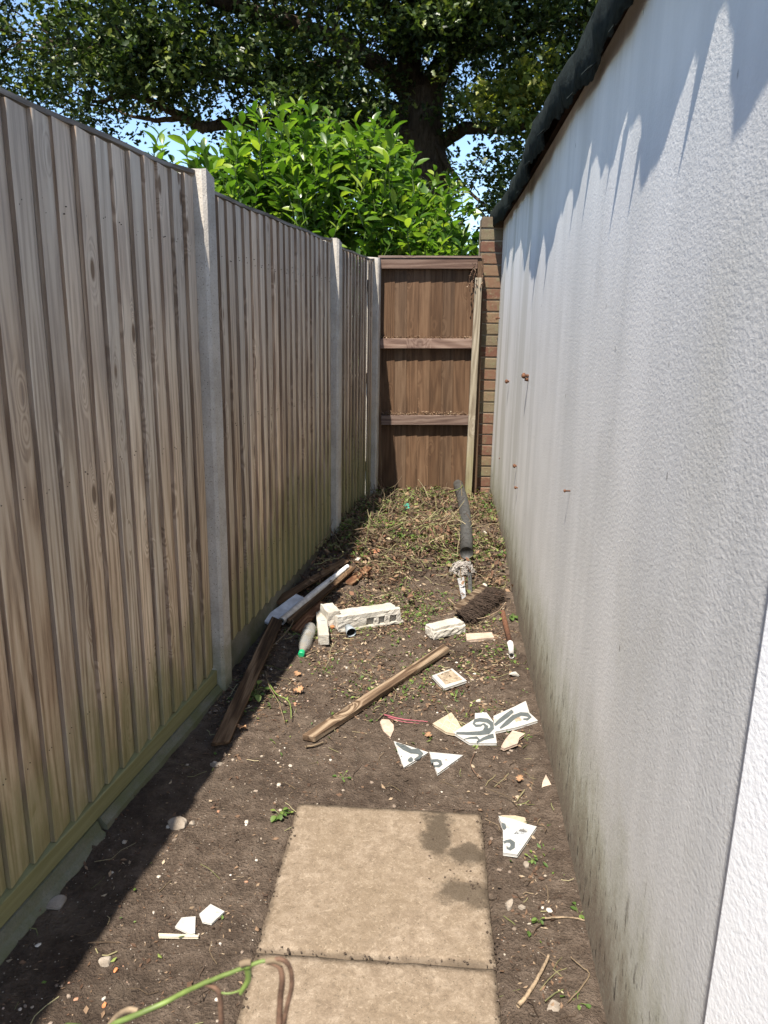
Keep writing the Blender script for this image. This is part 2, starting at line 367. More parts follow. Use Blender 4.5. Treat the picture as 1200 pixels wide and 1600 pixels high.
M['litter'] = leafy('dead leaf litter', [(0, (.040, .022, .013)), (.35, (.10, .055, .032)), (.65, (.18, .11, .065)), (.88, (.27, .19, .12)), (1, (.40, .32, .22))], .85, .15, tcol=(1.2, 1.1, .9))
M['litter2'] = leafy('curled dead leaf', [(0, (.035, .02, .012)), (.35, (.09, .05, .03)), (.6, (.17, .085, .05)), (.85, (.26, .17, .10)), (1, (.11, .13, .04))], .85, .15, tcol=(1.2, 1.1, .9))
M['weed'] = leafy('green weed leaf', [(0, (.05, .10, .02)), (.6, (.11, .17, .035)), (1, (.23, .28, .07))], .6, .3)
M['stalk'] = leafy('dry stalk', [(0, (.035, .022, .014)), (.4, (.085, .055, .034)), (.65, (.17, .125, .075)), (.85, (.15, .17, .055)), (1, (.34, .28, .17))], .8, 0)
M['twig'] = simple('twig bark', (.23, .17, .11), .85, .2, .45, 60, .5)
M['greenstalk'] = simple('fresh green stalk', (.12, .165, .04), .5, .4, .3, 30)
M['darkstem'] = simple('dark green shoot', (.06, .09, .02), .5, .3, .3, 30)
M['drystem'] = simple('withered brown stem', (.12, .07, .045), .8, .2, .5, 50)
def bark():
    m = NT('oak bark'); o = m.obj(); f = m.noise(m.scale(o, (1, 1, .22)), 16, 6, .7, .6)
    c = m.ramp(f, [(.3, (.035, .025, .018)), (.55, (.11, .08, .058)), (.8, (.20, .155, .115))])
    return m.fin(c, .95, m.bump(f, 1.0, .08), .1)
M['bark'] = bark()
def brickmat():
    m = NT('weathered brick'); p = m.addv(m.obj(), m.orand()); n = m.noise(p, 22, 6, .7); r_ = m.orand()
    a = m.ramp(r_, [(0, (.12, .058, .04)), (.35, (.155, .088, .057)), (.6, (.165, .115, .07)), (.85, (.14, .11, .07)), (1, (.10, .068, .05))])
    c = m.mix(m.mr(n, .45, .7, 0, .65), a, (.15, .145, .085)); c = m.mix(m.mr(m.noise(p, 70, 4, .7), .6, .75, 0, .6), c, (.40, .33, .24))
    return m.fin(c, .95, m.bump(n, .8, .006), .15)
M['brick'] = brickmat()
def pebblemat():
    m = NT('small stones'); r_ = m.island()
    c = m.ramp(r_, [(0, (.10, .075, .055)), (.45, (.20, .155, .12)), (.75, (.34, .29, .23)), (.93, (.50, .46, .40)), (.97, (.30, .15, .09)), (1, (.34, .19, .12))])
    return m.fin(c, .85)
M['pebble'] = pebblemat()

# ------------------------------------------------------------------ THE SETTING: ground
def spaced(a, b, step, far):
    mid = list(np.arange(a, b, step)); lo = [a]; s = step
    while lo[-1] > -far: s *= 1.5; lo.append(lo[-1]-s)
    hi = [mid[-1]]; s = step
    while hi[-1] < far: s *= 1.5; hi.append(hi[-1]+s)
    return np.array(lo[1:][::-1]+mid+hi[1:])
xs = spaced(-1.2, 1.06, .0085, 600.); ys = spaced(1.1, 6.7, .0105, 600.)
GX, GY = np.meshgrid(xs, ys)
Z = H(GX, GY)
inside = (sstep(-1.5, -1.2, GX)*sstep(1.5, 1.1, GX)*sstep(7.2, 6.6, GY)*sstep(.6, 1.1, GY))
rough_ = .35+.65*np.maximum(sstep(2.3, 3.6, GY), sstep(.25, .45, GX-(-.03+.061*GY)-.2))
rel = .055*sstep(3.9, 4.8, GY)*fbm(GX*9, GY*9, 3)+.010*fbm(GX*3.2, GY*3.2, 3)+.021*rough_*fbm(GX*16, GY*16, 4)+.008*rough_*fbm(GX*55+9, GY*55, 3)
Z = Z + rel*inside
# soil heaped in a strip against kerb and against wall, sunk slightly under the slabs
Z += inside*.012*sstep(.12, .0, np.abs(GX-wx(GY)))*1.0
su = (GX+.266)*math.cos(.0612)-(GY-2.171)*math.sin(.0612); sv_ = (GX+.266)*math.sin(.0612)+(GY-2.171)*math.cos(.0612)
ins = sstep(-.02, .02, su)*sstep(.62, .58, su)*sstep(.02, -.02, sv_)*sstep(.6, 1.1, GY)
Z = Z*(1-ins)+ins*(-.02)
ny, nx = GX.shape; idx = np.arange(nx*ny).reshape(ny, nx)
Fg = np.stack([idx[:-1, :-1], idx[:-1, 1:], idx[1:, 1:], idx[1:, :-1]], -1).reshape(-1, 4)
tag(mesh_np('ground', np.stack([GX, GY, Z], -1).reshape(-1, 3), Fg, M['soil'], None, True), kind='structure')
def Zg(x, y):
    return float(H(x, y))

# paving slabs
def noisy_slab():
    n = 26; P = []
    for j in range(n+1):
        for i in range(n+1):
            x = .6*i/n; y = .6*j/n
            e = .0032*fbm(np.array(x*40), np.array(y*40), 3)
            if i in (0, n): x += e*1.4
            if j in (0, n): y += e*1.4
            z = .0015*fbm(np.array(x*9), np.array(y*9), 3) - (.004 if i in (0, n) or j in (0, n) else 0)
            P.append((x, y, z))
    Fc = [(j*(n+1)+i, j*(n+1)+i+1, (j+1)*(n+1)+i+1, (j+1)*(n+1)+i) for j in range(n) for i in range(n)]
    per = [i for i in range(n+1)]+[(j+1)*(n+1)-1 for j in range(1, n+1)]+[n*(n+1)+i for i in range(n-1, -1, -1)]+[j*(n+1) for j in range(n-1, 0, -1)]
    b = len(P); P += [(P[k][0], P[k][1], -.045) for k in per]
    L = len(per); Fc += [(per[k], b+k, b+(k+1) % L, per[(k+1) % L]) for k in range(L)]
    return P, Fc
sa = .0612; u = Vector((math.sin(sa), math.cos(sa))); v = Vector((math.cos(sa), -math.sin(sa)))
SP, SF = noisy_slab()
for k in (1, 2, 3):
    o = mesh_np('paving_slab', SP, SF, M['slab'], None, True)
    o.location = (-.266-u.x*(.606*k-.006), 2.171-u.y*(.606*k-.006), .016 if k == 1 else .013); o.rotation_euler.z = -sa
    if k == 1: tag(o, 'buff square paving slab with damp soil patches at its far right corner', 'paving slab', 'buff paving slabs in the soil')
    if k == 2: tag(o, 'buff paving slab nearest the camera, behind the bent green stalk', 'paving slab', 'buff paving slabs in the soil')
    if k == 2:
        o.data = o.data.copy(); o.data.materials[0] = M['slab2']
    if k == 3: bpy.data.objects.remove(o)

# ------------------------------------------------------------------ fence
RF = math.pi/2-AF
def FP(Y, off=0, z=0):                           # a point on the fence line, off metres into the passage
    c, s = math.cos(AF), math.sin(AF)
    return Vector((fx(Y)+off*c, Y-off*s, z))
board_meshes = []
def board_mesh(h, wd, kind=0):
    mb = MB(); nz = 14; rings = []
    bow = random.uniform(-.004, .004); tw = random.uniform(-.003, .003)
    for k in range(nz+1):
        z = h*k/nz; t = k/nz; b = bow*math.sin(math.pi*t); e = random.uniform(-.0007, .0007)
        rings.append([(0+b+e, -.0235+tw*t, z), (.003+b+e, -.0245+tw*t, z), (wd+b, -.006, z), (wd+b, -.001, z), (0+b+e, -.0100+tw*t, z)])
    f = []
    for k in range(nz):
        for i in range(5): f.append((k*5+i, k*5+(i+1) % 5, (k+1)*5+(i+1) % 5, (k+1)*5+i))
    f.append((4, 3, 2, 1, 0)); f.append(tuple(nz*5+i for i in range(5)))
    mb.add([p for r_ in rings for p in r_], f)
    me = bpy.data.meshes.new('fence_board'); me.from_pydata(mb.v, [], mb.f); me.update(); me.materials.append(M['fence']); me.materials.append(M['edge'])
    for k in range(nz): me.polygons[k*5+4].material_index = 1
    return me
def panel(Y0, Y1, z0, z1, label, kick=True, sag=0, slits=()):
    root = empty('fence_panel', FP((Y0+Y1)/2, 0, z0)); root.rotation_euler.z = RF
    tag(root, label, 'fence panel', 'weathered close board fence panels')
    L = (Y1-Y0)/math.cos(AF); hb = z1-z0-(.036 if kick else 0); zb = .036 if kick else 0
    n = round(L/.093); pitch = L/n
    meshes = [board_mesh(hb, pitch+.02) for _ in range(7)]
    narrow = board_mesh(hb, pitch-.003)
    hd = MB()
    for k in range(n):
        o = bpy.data.objects.new('fence_board', narrow if k in slits else random.choice(meshes)); link(o, root)
        x = -L/2+k*pitch+random.uniform(-.003, .003)
        o.location = (x, random.uniform(-.0012, .0012), zb+random.uniform(-.003, .003)); o.rotation_euler.y = random.uniform(-.0018, .0018)
        for zz in (.28, .95, 1.62):
            for q in (.016, .03): zq = zb+zz*hb/1.83+random.uniform(-.02, .02); hd.tube([(x+q, -.018, zq), (x+q, -.0262+q*.16, zq)], .0016, 5)
    hd.build('nail_heads', M['dark'], root)['kind'] = 'stuff'
    cp = MB(); m_ = 16; vsn = []
    for i in range(m_+1):
        x = -L/2-.004+(L+.03)*i/m_; lift = .012*max(0, (i-m_+2))/2 + .0025*math.sin(i*1.3)
        for (yy, zz) in ((-.020, z1-z0+.004), (.022, z1-z0+.004), (.022, z1-z0+.019), (-.020, z1-z0+.017)): vsn.append((x, yy, zz+lift))
    fc = [(i*4+k, i*4+(k+1) % 4, (i+1)*4+(k+1) % 4, (i+1)*4+k) for i in range(m_) for k in range(4)]+[(3, 2, 1, 0), tuple(m_*4+k for k in range(4))]
    cp.add(vsn, fc); cp.build('capping', M['capping'], root)
    for zz in (.28, .98, 1.68): MB().box(-L/2, L/2, .0, .045, zb+zz-.04, zb+zz+.04).build('arris_rail', M['capping'], root)
    if kick: MB().box(-L/2, L/2, -.029, -.0, -.030, .033, .001).build('kick_board', M['kick'], root, bevel=.003)
    return root
panel(-.76, 1.06, .075, 2.15, 'weathered fence panel beside the camera, next to the near panel and out of view')
panel(1.10, 2.945, .075, 2.055, 'long weathered fence panel nearest the camera, before the first concrete post')
panel(3.055, 4.87, .16, 2.022, 'middle weathered fence panel between the two nearest concrete posts, mossy at its foot', False, slits=())
panel(4.975, 6.115, .15, 2.008, 'short far fence panel between second and third concrete post, beside the brown panel', False, slits=())
def post(Y, z1, label, lean=0):
    root = MB(); n = 16; vsn = []
    for k in range(n+1):
        z = -.1+(z1+.1)*k/n
        c = .012
        for (x, y) in ((-.048+c, -.058), (.048-c, -.058), (.048, -.058+c), (.048, .045), (-.048, .045), (-.048, -.058+c)):
            e = random.uniform(-.0016, .0016); vsn.append((x+e, y+e, z if k < n else z+(-.012 if x > 0 else .006)+random.uniform(-.004, .004)))
    fc = [(k*6+i, k*6+(i+1) % 6, (k+1)*6+(i+1) % 6, (k+1)*6+i) for k in range(n) for i in range(6)]+[tuple(range(6))[::-1], tuple(n*6+i for i in range(6))]
    root.add(vsn, fc); o = root.build('concrete_post', M['post'])
    o.location = FP(Y, 0, 0); o.rotation_euler = (0, lean, RF)
    return tag(o, label, 'fence post', 'concrete fence posts')
post(3.0, 2.085, 'nearest and tallest looking concrete fence post, sunlit wedge near its top')
post(4.922, 2.045, 'middle concrete fence post, standing behind the heap of weeds')
post(6.165, 2.04, 'farthest concrete fence post, touching the brown end panel')
# concrete strip under the near panel, in two lengths, and the gravel boards beyond
def kerb(Y0, Y1, prof, label):
    c = (Y0+Y1)/2; L = (Y1-Y0)/math.cos(AF); n = 30; vsn = []; m_ = len(prof)
    for i in range(n+1):
        x = -L/2+L*i/n; e = .004*float(fbm(np.array(x*6+Y0), np.array(3.3), 3))
        for (y, z) in prof: vsn.append((x, y-e*2, z+e))
    fc = [(i*m_+k, i*m_+(k+1) % m_, (i+1)*m_+(k+1) % m_, (i+1)*m_+k) for i in range(n) for k in range(m_)]+[tuple(range(m_))[::-1], tuple(n*m_+k for k in range(m_))]
    o = MB().add(vsn, fc).build('concrete_gravel_board', M['kerb']); o.location = FP(c); o.rotation_euler.z = RF
    return tag(o, label, 'gravel board', 'concrete gravel boards under the fence')
kerb(.9, 2.03, [(.03, -.1), (-.074, -.1), (-.066, .000), (-.044, .014), (-.033, .042), (.03, .042)], 'sloping concrete strip under the near fence panel, nearest the camera')
kerb(2.045, 2.945, [(.03, -.1), (-.064, -.1), (-.052, .020), (-.040, .030), (-.033, .042), (.03, .042)], 'concrete strip under the near fence panel, up against the first post')
kerb(3.055, 4.87, [(.012, -.1), (-.006, -.1), (-.006, .185), (.012, .185)], 'dark concrete gravel board behind the lying planks under the middle panel')
kerb(4.975, 6.115, [(.012, -.1), (-.006, -.1), (-.006, .175), (.012, .175)], 'concrete gravel board buried in weeds under the short far panel')

# ------------------------------------------------------------------ brown panel that closes the passage
GYY = 6.235
gp = empty('garden_panel', (.30, GYY, .06)); tag(gp, 'brown stained fence panel with three rails closing the far end of the passage', 'fence panel')
gp.rotation_euler.y = -.016
zT = 2.055-.06
gx0, gx1 = -.345, .45
n = 8; pitch = (gx1-gx0-.03)/n
for k in range(n):
    th = .012; x = gx0+.02+k*pitch
    vsn = []
    for z in (-.12, zT-.02):
        vsn += [(x, .0, z), (x+pitch+.012, -.004, z), (x+pitch+.012, -.0165, z), (x, -.0095-.0002*k, z)]
    # each board laps over its neighbour: thick edge to the right
    o = MB().add(vsn, [(0, 1, 2, 3)[::-1], (4, 5, 6, 7), (0, 1, 5, 4)[::-1], (1, 2, 6, 5)[::-1], (2, 3, 7, 6)[::-1], (3, 0, 4, 7)[::-1]]).build('board', M['gate'], gp)
    o.location.x = random.uniform(-.001, .001)
for z, l in ((zT-.045, 0), (zT-.655, .01), (zT-1.27, .02)):
    MB().box(gx0+l, gx1-.02-l, -.066, -.024, z-.04, z+.038, .001).build('rail', M['rail'], gp, bevel=.003)
MB().box(gx0-.002, gx1+.01, -.072, .012, zT-.004, zT+.012, .001).build('capping', M['rail'], gp)
MB().box(gx0-.014, gx0+.02, -.05, .012, -.1, zT-.006, .001).build('stile', M['gate'], gp)
MB().box(gx1-.018, gx1+.028, -.06, .02, -.1, zT-.008, .001).build('stile', M['gate'], gp)
# debris caught on the rails of that panel
lv = []; lf = []
def add_flake(lv, lf, c, L, W, az, pitch_, bend, roll=0):
    c = Vector(c); a = Vector((math.cos(az)*math.cos(pitch_), math.sin(az)*math.cos(pitch_), math.sin(pitch_)))
    b = Vector((-math.sin(az), math.cos(az), roll)).normalized(); up_ = a.cross(b)
    k = len(lv)
    lv += [tuple(c-a*L/2), tuple(c+b*W/2+up_*bend*L*.5), tuple(c+a*L/2), tuple(c-b*W/2+up_*bend*L*.5)]
    lf += [(k, k+1, k+2), (k, k+2, k+3)]
for z, N in ((zT-.655+.04, 260), (zT-1.27+.04, 420), (zT-.05, 14)):
    for _ in range(N):
        x = random.uniform(gx0+.02, gx1-.03)
        if N == 14: x = random.uniform(gx1-.12, gx1)
        add_flake(lv, lf, (x, -.045+random.uniform(-.02, .02), z+abs(random.gauss(0, .012 if N > 300 else .007))+.002), random.uniform(.01, .035), random.uniform(.004, .012), random.uniform(0, 6.3), random.uniform(-.5, .6), random.uniform(-.3, .3))
o = mesh_np('caught_debris', lv, lf, M['litter'], gp); o['kind'] = 'stuff'
# dead ivy at the panel's upper right corner
iv = MB(); lv = []; lf = []
for _ in range(5):
    p = Vector((gx1-.02+random.uniform(-.05, .03), -.075, zT-.05+random.uniform(-.05, .03))); pts = [p.copy()]
    d = Vector((random.uniform(-1, .3), random.uniform(-.4, .1), random.uniform(-1, .2))).normalized()
    for _ in range(6):
        d = (d+Vector((random.uniform(-.4, .4), random.uniform(-.3, .3), random.uniform(-.6, .3)))).normalized(); p = p+d*.03; p.y = min(p.y, -.07); pts.append(p.copy())
        add_flake(lv, lf, p, random.uniform(.012, .035), .014, random.uniform(0, 6.3), random.uniform(-1, 1), .3, random.uniform(-1, 1))
    iv.tube(pts, .0016, 4)
iv.build('dead_stems', M['drystem'], gp)['kind'] = 'stuff'
mesh_np('dead_leaves', lv, lf, M['litter'], gp)['kind'] = 'stuff'

tp = MB(); n = 12; vsn = []
A = P3(748, 434, GYY-.10); B = P3(731.5, 765, GYY-.13); B.z = Zg(B.x, B.y)-.05
for k in range(n+1):
    c = B.lerp(A, k/n)
    for (x, y) in ((-.027, -.018), (.027, -.018), (.027, .018), (-.027, .018)): vsn.append((c.x+x, c.y+y, c.z+random.uniform(-.001, .001)))
tp.add(vsn, [(k*4+i, k*4+(i+1) % 4, (k+1)*4+(i+1) % 4, (k+1)*4+i) for k in range(n) for i in range(4)]+[(3, 2, 1, 0), tuple(n*4+i for i in range(4))])
tag(tp.build('timber_prop', M['prop'], bevel=.003), 'pale grey timber batten leaning between the brown panel and the brick pier', 'timber post')

# ------------------------------------------------------------------ brick pier
pier = empty('brick_pier', (.82, 6.4, 0)); tag(pier, 'narrow weathered brick pier between the brown panel and the white wall', 'pier')
px0, pz = -.085, .091
MB().box(px0+.006, .30, -.084, .12, -.05, 2.375).build('mortar', M['mortar'], pier)
for k in range(26):
    z = 2.385-pz*(k+1)+.004; lean = .0005*k
    wd = .21
    sh = random.uniform(-.003, .003)
    MB().box(px0+sh, px0+sh+wd, -.092+random.uniform(-.002, .002), -.02, z, z+pz-.013, .0022).build('brick', M['brick'], pier, bevel=.004)
    if 0: MB().box(px0+sh+wd+.012, .31, -.092, -.02, z, z+pz-.013, .002).build('brick', M['brick'], pier, bevel=.004)

# ------------------------------------------------------------------ garage with rendered wall, felt roof edge
gar = empty('garage', (.9, 3.6, 0)); tag(gar, 'single storey garage with rough grey white rendered side wall and drooping felt roof edge', 'garage')
def local(o): o.location = tuple(-c for c in gar.location); return o
ZW = 2.345
yy = np.linspace(.8785, 6.315, 160); zz = np.linspace(-.1, ZW, 50)
YY, ZZ = np.meshgrid(yy, zz)
XX = wx(YY)+.0016*fbm(YY*.8, ZZ*.8, 2)
ny, nx = YY.shape; idx = np.arange(nx*ny).reshape(ny, nx)
Vw = np.stack([XX, YY, ZZ], -1).reshape(-1, 3); Fw = np.stack([idx[:-1, :-1], idx[1:, :-1], idx[1:, 1:], idx[:-1, 1:]], -1).reshape(-1, 4)
bk = len(Vw); back = np.stack([XX+.215, YY, ZZ], -1)
ends = []
vl = Vw.tolist(); fl = Fw.tolist()
for j in (0, nx-1):
    b0 = len(vl); vl += back[:, j, :].tolist()
    for i in range(ny-1): fl.append([int(idx[i, j]), int(idx[i+1, j]), b0+i+1, b0+i])
b0 = len(vl); vl += back[ny-1, :, :].tolist()
for j in range(nx-1): fl.append([int(idx[ny-1, j]), int(idx[ny-1, j+1]), b0+j+1, b0+j])
o = mesh_np('rendered_wall', np.array(vl), [tuple(f) for f in fl], M['render'], gar, True); local(o)
# end wall of the garage
local(MB().box(1.16, 4.2, 6.1, 6.3, -.1, 2.36).build('end_wall', M['render'], gar))
# soffit / roof deck
rv = []; n = 60
ysr = np.linspace(.3, 6.42, n+1)
def over(y, seed=0):
    b = .068+.012*np.sin(y*2.1+1)+.035*fbm(np.array(y*2.6+seed), np.array(2.2), 3)
    return b
for y in ysr:
    x = float(wx(y)); rv += [(x-.022, y, ZW+.002), (x+3.4, y, ZW+.002), (x+3.4, y, ZW+.112), (x-.022, y, ZW+.112)]
rf = [(i*4+k, i*4+(k+1) % 4, (i+1)*4+(k+1) % 4, (i+1)*4+k) for i in range(n) for k in range(4)]+[(3, 2, 1, 0), tuple(n*4+k for k in range(4))]
local(MB().add(rv, rf).build('roof_deck', M['soffit'], gar))
# felt sheet folded over the edge: top, nose, ragged hanging lip
n = 620; ysf = np.linspace(.25, 6.46, n+1); fv = []
ov = .060+.010*np.sin(ysf*1.9+.6)+.026*fbm(ysf*1.7, ysf*0+7.7, 2)+.022*fbm(ysf*6, ysf*0+3.1, 3)
lo = 2.285+.045*fbm(ysf*1.6, ysf*0+1.2, 2)+.03*fbm(ysf*7, ysf*0+9.3, 3)+.016*fbm(ysf*40, ysf*0+5.3, 2)
ov = np.clip(ov-.012*sstep(3.0, 2.2, ysf), .03, .13)
far = sstep(5.6, 6.4, ysf); lo = lo*(1-far)+far*2.30; ov = ov+.03*far
tears = rng.random(n+1)
for i, y in enumerate(ysf):
    x = float(wx(y)); a = float(ov[i]); l = float(lo[i]); wv = .010*float(fbm(np.array(y*5), np.array(.7), 3))
    tz = ZW+.125+wv
    prof = [(x+.6, tz), (x+.1, tz), (x-.03, tz+.004), (x-a*.8, tz-.004), (x-a-.004, tz-.03), (x-a-.006+.008*math.sin(y*23), (tz+l)/2), (x-a+.012*math.sin(y*11), l),
            (x-a+.004+.012*math.sin(y*11), l+.0005), (x-a+.003+.008*math.sin(y*23), (tz+l)/2), (x-a+.006, tz-.024), (x-a*.75, tz-.010), (x-.03, tz-.004), (x+.1, tz-.006), (x+.6, tz-.006)]
    fv += [(p[0], y, p[1]) for p in prof]
m_ = 14; ff = []
for i in range(n):
    for k in range(m_): ff.append((i*m_+k, i*m_+(k+1) % m_, (i+1)*m_+(k+1) % m_, (i+1)*m_+k))
ff += [tuple(range(m_))[::-1], tuple(n*m_+k for k in range(m_))]
local(MB().add(fv, ff).build('roofing_felt', M['felt'], gar, True))
# frayed tabs of felt sticking out further, they cast the long jagged teeth on the wall
tb = MB()
for y, e, wdt, dz in ((1.30, .03, .07, 0), (1.72, .022, .05, 0), (1.93, .038, .075, .0), (2.10, .02, .05, 0), (2.46, .03, .06, 0), (2.72, .03, .05, 0), (3.3, .035, .08, 0), (3.75, .03, .05, 0), (4.5, .03, .06, 0), (5.2, .03, .05, 0)):
    i = int((y-.25)/6.21*n); x = float(wx(y))-float(ov[i]); l = float(lo[i])
    vv = [(x+.004, y-wdt/2, l+.012), (x-e*.5, y-wdt*.2, l+.002), (x-e, y+wdt*.05, l-.012), (x-e*.4, y+wdt*.25, l+.002), (x+.004, y+wdt/2, l+.012)]
    k = [(a, b, c+.003) for a, b, c in vv]
    tb.add(vv+k, [(0, 1, 2, 3, 4), (9, 8, 7, 6, 5)]+[(q, 5+q, 5+(q+1) % 5, (q+1) % 5) for q in range(5)])
local(tb.build('torn_felt_edge', M['felt'], gar))['kind'] = 'stuff'
# rusty nails in the wall: head and shaft
def nail(px, py, L, r_, double=False):
    d = ray(px, py); lo_, hi_ = .5, 8.0
    for _ in range(40):
        mid = (lo_+hi_)/2; p = CO+d*(mid/d.y)
        if p.x < float(wx(p.y))-L*.8: lo_ = mid
        else: hi_ = mid
    p = CO+d*(lo_/d.y); x = float(wx(p.y))
    mb = MB().tube([(x+.01, p.y, p.z), (x-L+r_*.6, p.y, p.z)], r_*.5, 8)
    mb.tube([(x-L+r_*1.2, p.y, p.z), (x-L+r_*.9, p.y, p.z), (x-L+r_*.3, p.y, p.z), (x-L-r_*.2, p.y, p.z)], [r_*.5, r_, r_, r_*.55], 12)
    if double: mb.tube([(x-.001, p.y+.004, p.z-.019), (x-.018, p.y+.004, p.z-.019)], [r_*.8, r_*.6], 10)
    local(mb.build('rusty_nail', M['rust'], gar, True))
for a in ((818, 587, .034, .015, True), (791, 596, .026, .014), (803, 728, .020, .012), (805, 762, .018, .009), (883, 767, .022, .0055), (780, 716, .006, .005), (776, 497, .03, .012)): nail(*a)
# white painted wall at the right edge
ww = empty('white_wall', (.45, .3, 0)); tag(ww, 'clean bright white painted wall strip at the lower right edge of the photo', 'wall')
vv = []
for z in (-.1, 2.9):
    xw = float(wx(.878)); vv += [(xw+.17, -2., z), (xw-.008, .878, z), (xw+.2, .878, z), (xw+.4, -2., z)]
o = MB().add([(float(a), b, c) for a, b, c in vv], [(3, 2, 1, 0), (4, 5, 6, 7), (0, 1, 5, 4), (1, 2, 6, 5), (2, 3, 7, 6), (3, 0, 4, 7)]).build('painted_face', M['white'], ww)
o.location = (-.45, -.3, 0)

# ------------------------------------------------------------------ oak tree
oak = empty('oak_tree', (.75, 14.2, 0)); tag(oak, 'huge dark spreading oak tree behind the laurel filling the top of the view', 'tree')
def lo_(o, root): o.location = tuple(-c for c in root.location); return o
tk = MB()
def limb(mb, pts, r0, r1, n=10, wob=.0):
    P = [Vector(p) for p in pts]; out = []; rr = []
    seg = 5
    for i in range(len(P)-1):
        p0 = P[max(i-1, 0)]; p1 = P[i]; p2 = P[i+1]; p3 = P[min(i+2, len(P)-1)]
        for k in range(seg):
            t = k/seg; q = .5*((2*p1)+(p2-p0)*t+(2*p0-5*p1+4*p2-p3)*t*t+(-p0+3*p1-3*p2+p3)*t**3)
            out.append(q+Vector([random.uniform(-wob, wob) for _ in range(3)]))
    out.append(P[-1]); m__ = len(out)
    rr = [r0+(r1-r0)*(i/(m__-1))**.8 for i in range(m__)]
    rr = [a*random.uniform(.975, 1.025) for a in rr]
    mb.tube(out, rr, n); return out
TY = 14.2
limb(tk, [(.75, TY, -.2), P3(661, 330, TY), P3(659, 250, TY), P3(655, 190, TY), P3(660, 140, TY)], .55, .37, 18, .015)
lo_(tk.build('trunk', M['bark'], oak, True), oak)
limbs = []
specs = [
 ([P3(655, 165, TY), P3(640, 110, TY), P3(645, 40, TY), P3(650, -60, TY+.3), P3(640, -260, TY+.5)], .26, .12),
 ([P3(660, 165, TY), P3(688, 110, TY-.2), P3(725, 60, TY-.5), P3(770, 0, TY-1), P3(860, -120, TY-1.6)], .26, .09),
 ([P3(668, 232, TY), P3(700, 215, TY-.1), P3(735, 199, TY-.4), P3(790, 202, TY-.9), P3(850, 185, TY-1.4), P3(960, 130, TY-2)], .16, .04),
 ([P3(650, 205, TY), P3(600, 205, TY-.5), P3(540, 190, TY-1), P3(470, 200, TY-1.4), P3(390, 190, TY-1.8), P3(320, 200, TY-2.2)], .18, .07),
 ([P3(320, 200, TY-2.2), P3(280, 180, TY-2.4), P3(240, 160, TY-2.5), P3(200, 150, TY-2.6), P3(150, 160, TY-2.7)], .085, .025),
 ([P3(290, 182, TY-2.3), P3(250, 188, TY-2.2), P3(215, 184, TY-2.1), P3(180, 172, TY-2)], .05, .015),
 ([P3(645, 150, TY), P3(600, 110, TY-.5), P3(520, 60, TY-1.2), P3(400, 20, TY-2), P3(260, -20, TY-2.5)], .2, .07),
 ([P3(560, 90, TY-.9), P3(470, 110, TY-1.6), P3(400, 125, TY-2), P3(330, 115, TY-2.4), P3(230, 90, TY-2.8), P3(100, 70, TY-3)], .11, .03),
 ([P3(650, 60, TY), P3(600, 10, TY+.2), P3(560, -40, TY+.4)], .13, .07),
 ([P3(700, 90, TY-.2), P3(760, 70, TY-.2), P3(840, 50, TY), P3(940, 10, TY+.3)], .12, .04),
 ([P3(655, 180, TY), P3(630, 170, TY+.6), P3(590, 160, TY+1.5), P3(520, 150, TY+2.5)], .12, .05),
 ([P3(670, 200, TY), P3(700, 260, TY-.8), P3(735, 300, TY-1.1), P3(770, 330, TY-1.3)], .05, .02),
]
for pts, a, b in specs:
    mb = MB(); out = limb(mb, pts, a, b, 10, .012); limbs += out; lo_(mb.build('limb', M['bark'], oak, True), oak)
LP_ = np.array([tuple(p) for p in limbs])
# leaf clusters round the ends of side branches
gaps = [(200, 205, 40, 22), (340, 150, 45, 25), (60, 25, 45, 35), (35, 170, 22, 30), (745, 292, 22, 24), (695, 220, 16, 12), (455, 300, 10, 6), (170, 160, 25, 12), (620, 115, 16, 16), (750, 222, 30, 12), (830, 150, 16, 14), (250, 5, 20, 12), (560, 100, 10, 7), (770, 100, 12, 14), (265, 215, 25, 25), (390, 232, 14, 10), (500, 25, 12, 8)]
cl = []
tries = 0
while len(cl) < 1150 and tries < 20000:
    tries += 1
    px = random.uniform(-450, 1500); py = random.uniform(-520, 400)
    Y = random.gauss(13.6, 2.0)
    if not 9.6 < Y < 18.5: continue
    low = np.interp(px, [-450, 0, 120, 240, 330, 420, 560, 640, 700, 780, 900, 1500], [170, 178, 215, 165, 205, 245, 270, 270, 330, 385, 330, 250])
    if py > low+random.uniform(-25, 8): continue
    if any(((px-a)/c_)**2+((py-b)/d_)**2 < 1.0 for a, b, c_, d_ in gaps): continue
    if 615 < px < 715 and 100 < py < 290 and Y < TY+.8: continue
    if any(((px-a)/(c_+20))**2+((py-b)/(d_+17))**2 < 1.0 for a, b, c_, d_ in gaps): continue
    if 620 < px < 648 and 110 < py < 250 and Y < TY and random.random() < .6: continue
    cl.append((P3(px, py, Y), px, py))
centers = [c for c, _, _ in cl]
while len(cl) < 1150+170:
    q = Vector(random.choice(limbs)); 
    if q.z > 8: continue
    c = q+Vector((random.gauss(0, .35), -random.uniform(.3, 1.1), random.gauss(.1, .35))); d = c-CO; t = d.dot(fwd); px = 600+F_PX*d.dot(rt)/t; py = 800-F_PX*d.dot(up)/t
    if py > 215 and px < 600 or (590 < px < 735 and 80 < py < 310) or any(((px-a)/(c_+34))**2+((py-b)/(d_+30))**2 < 1.0 for a, b, c_, d_ in gaps): continue
    cl.append((c, px, py)); centers.append(c)
tw = MB()
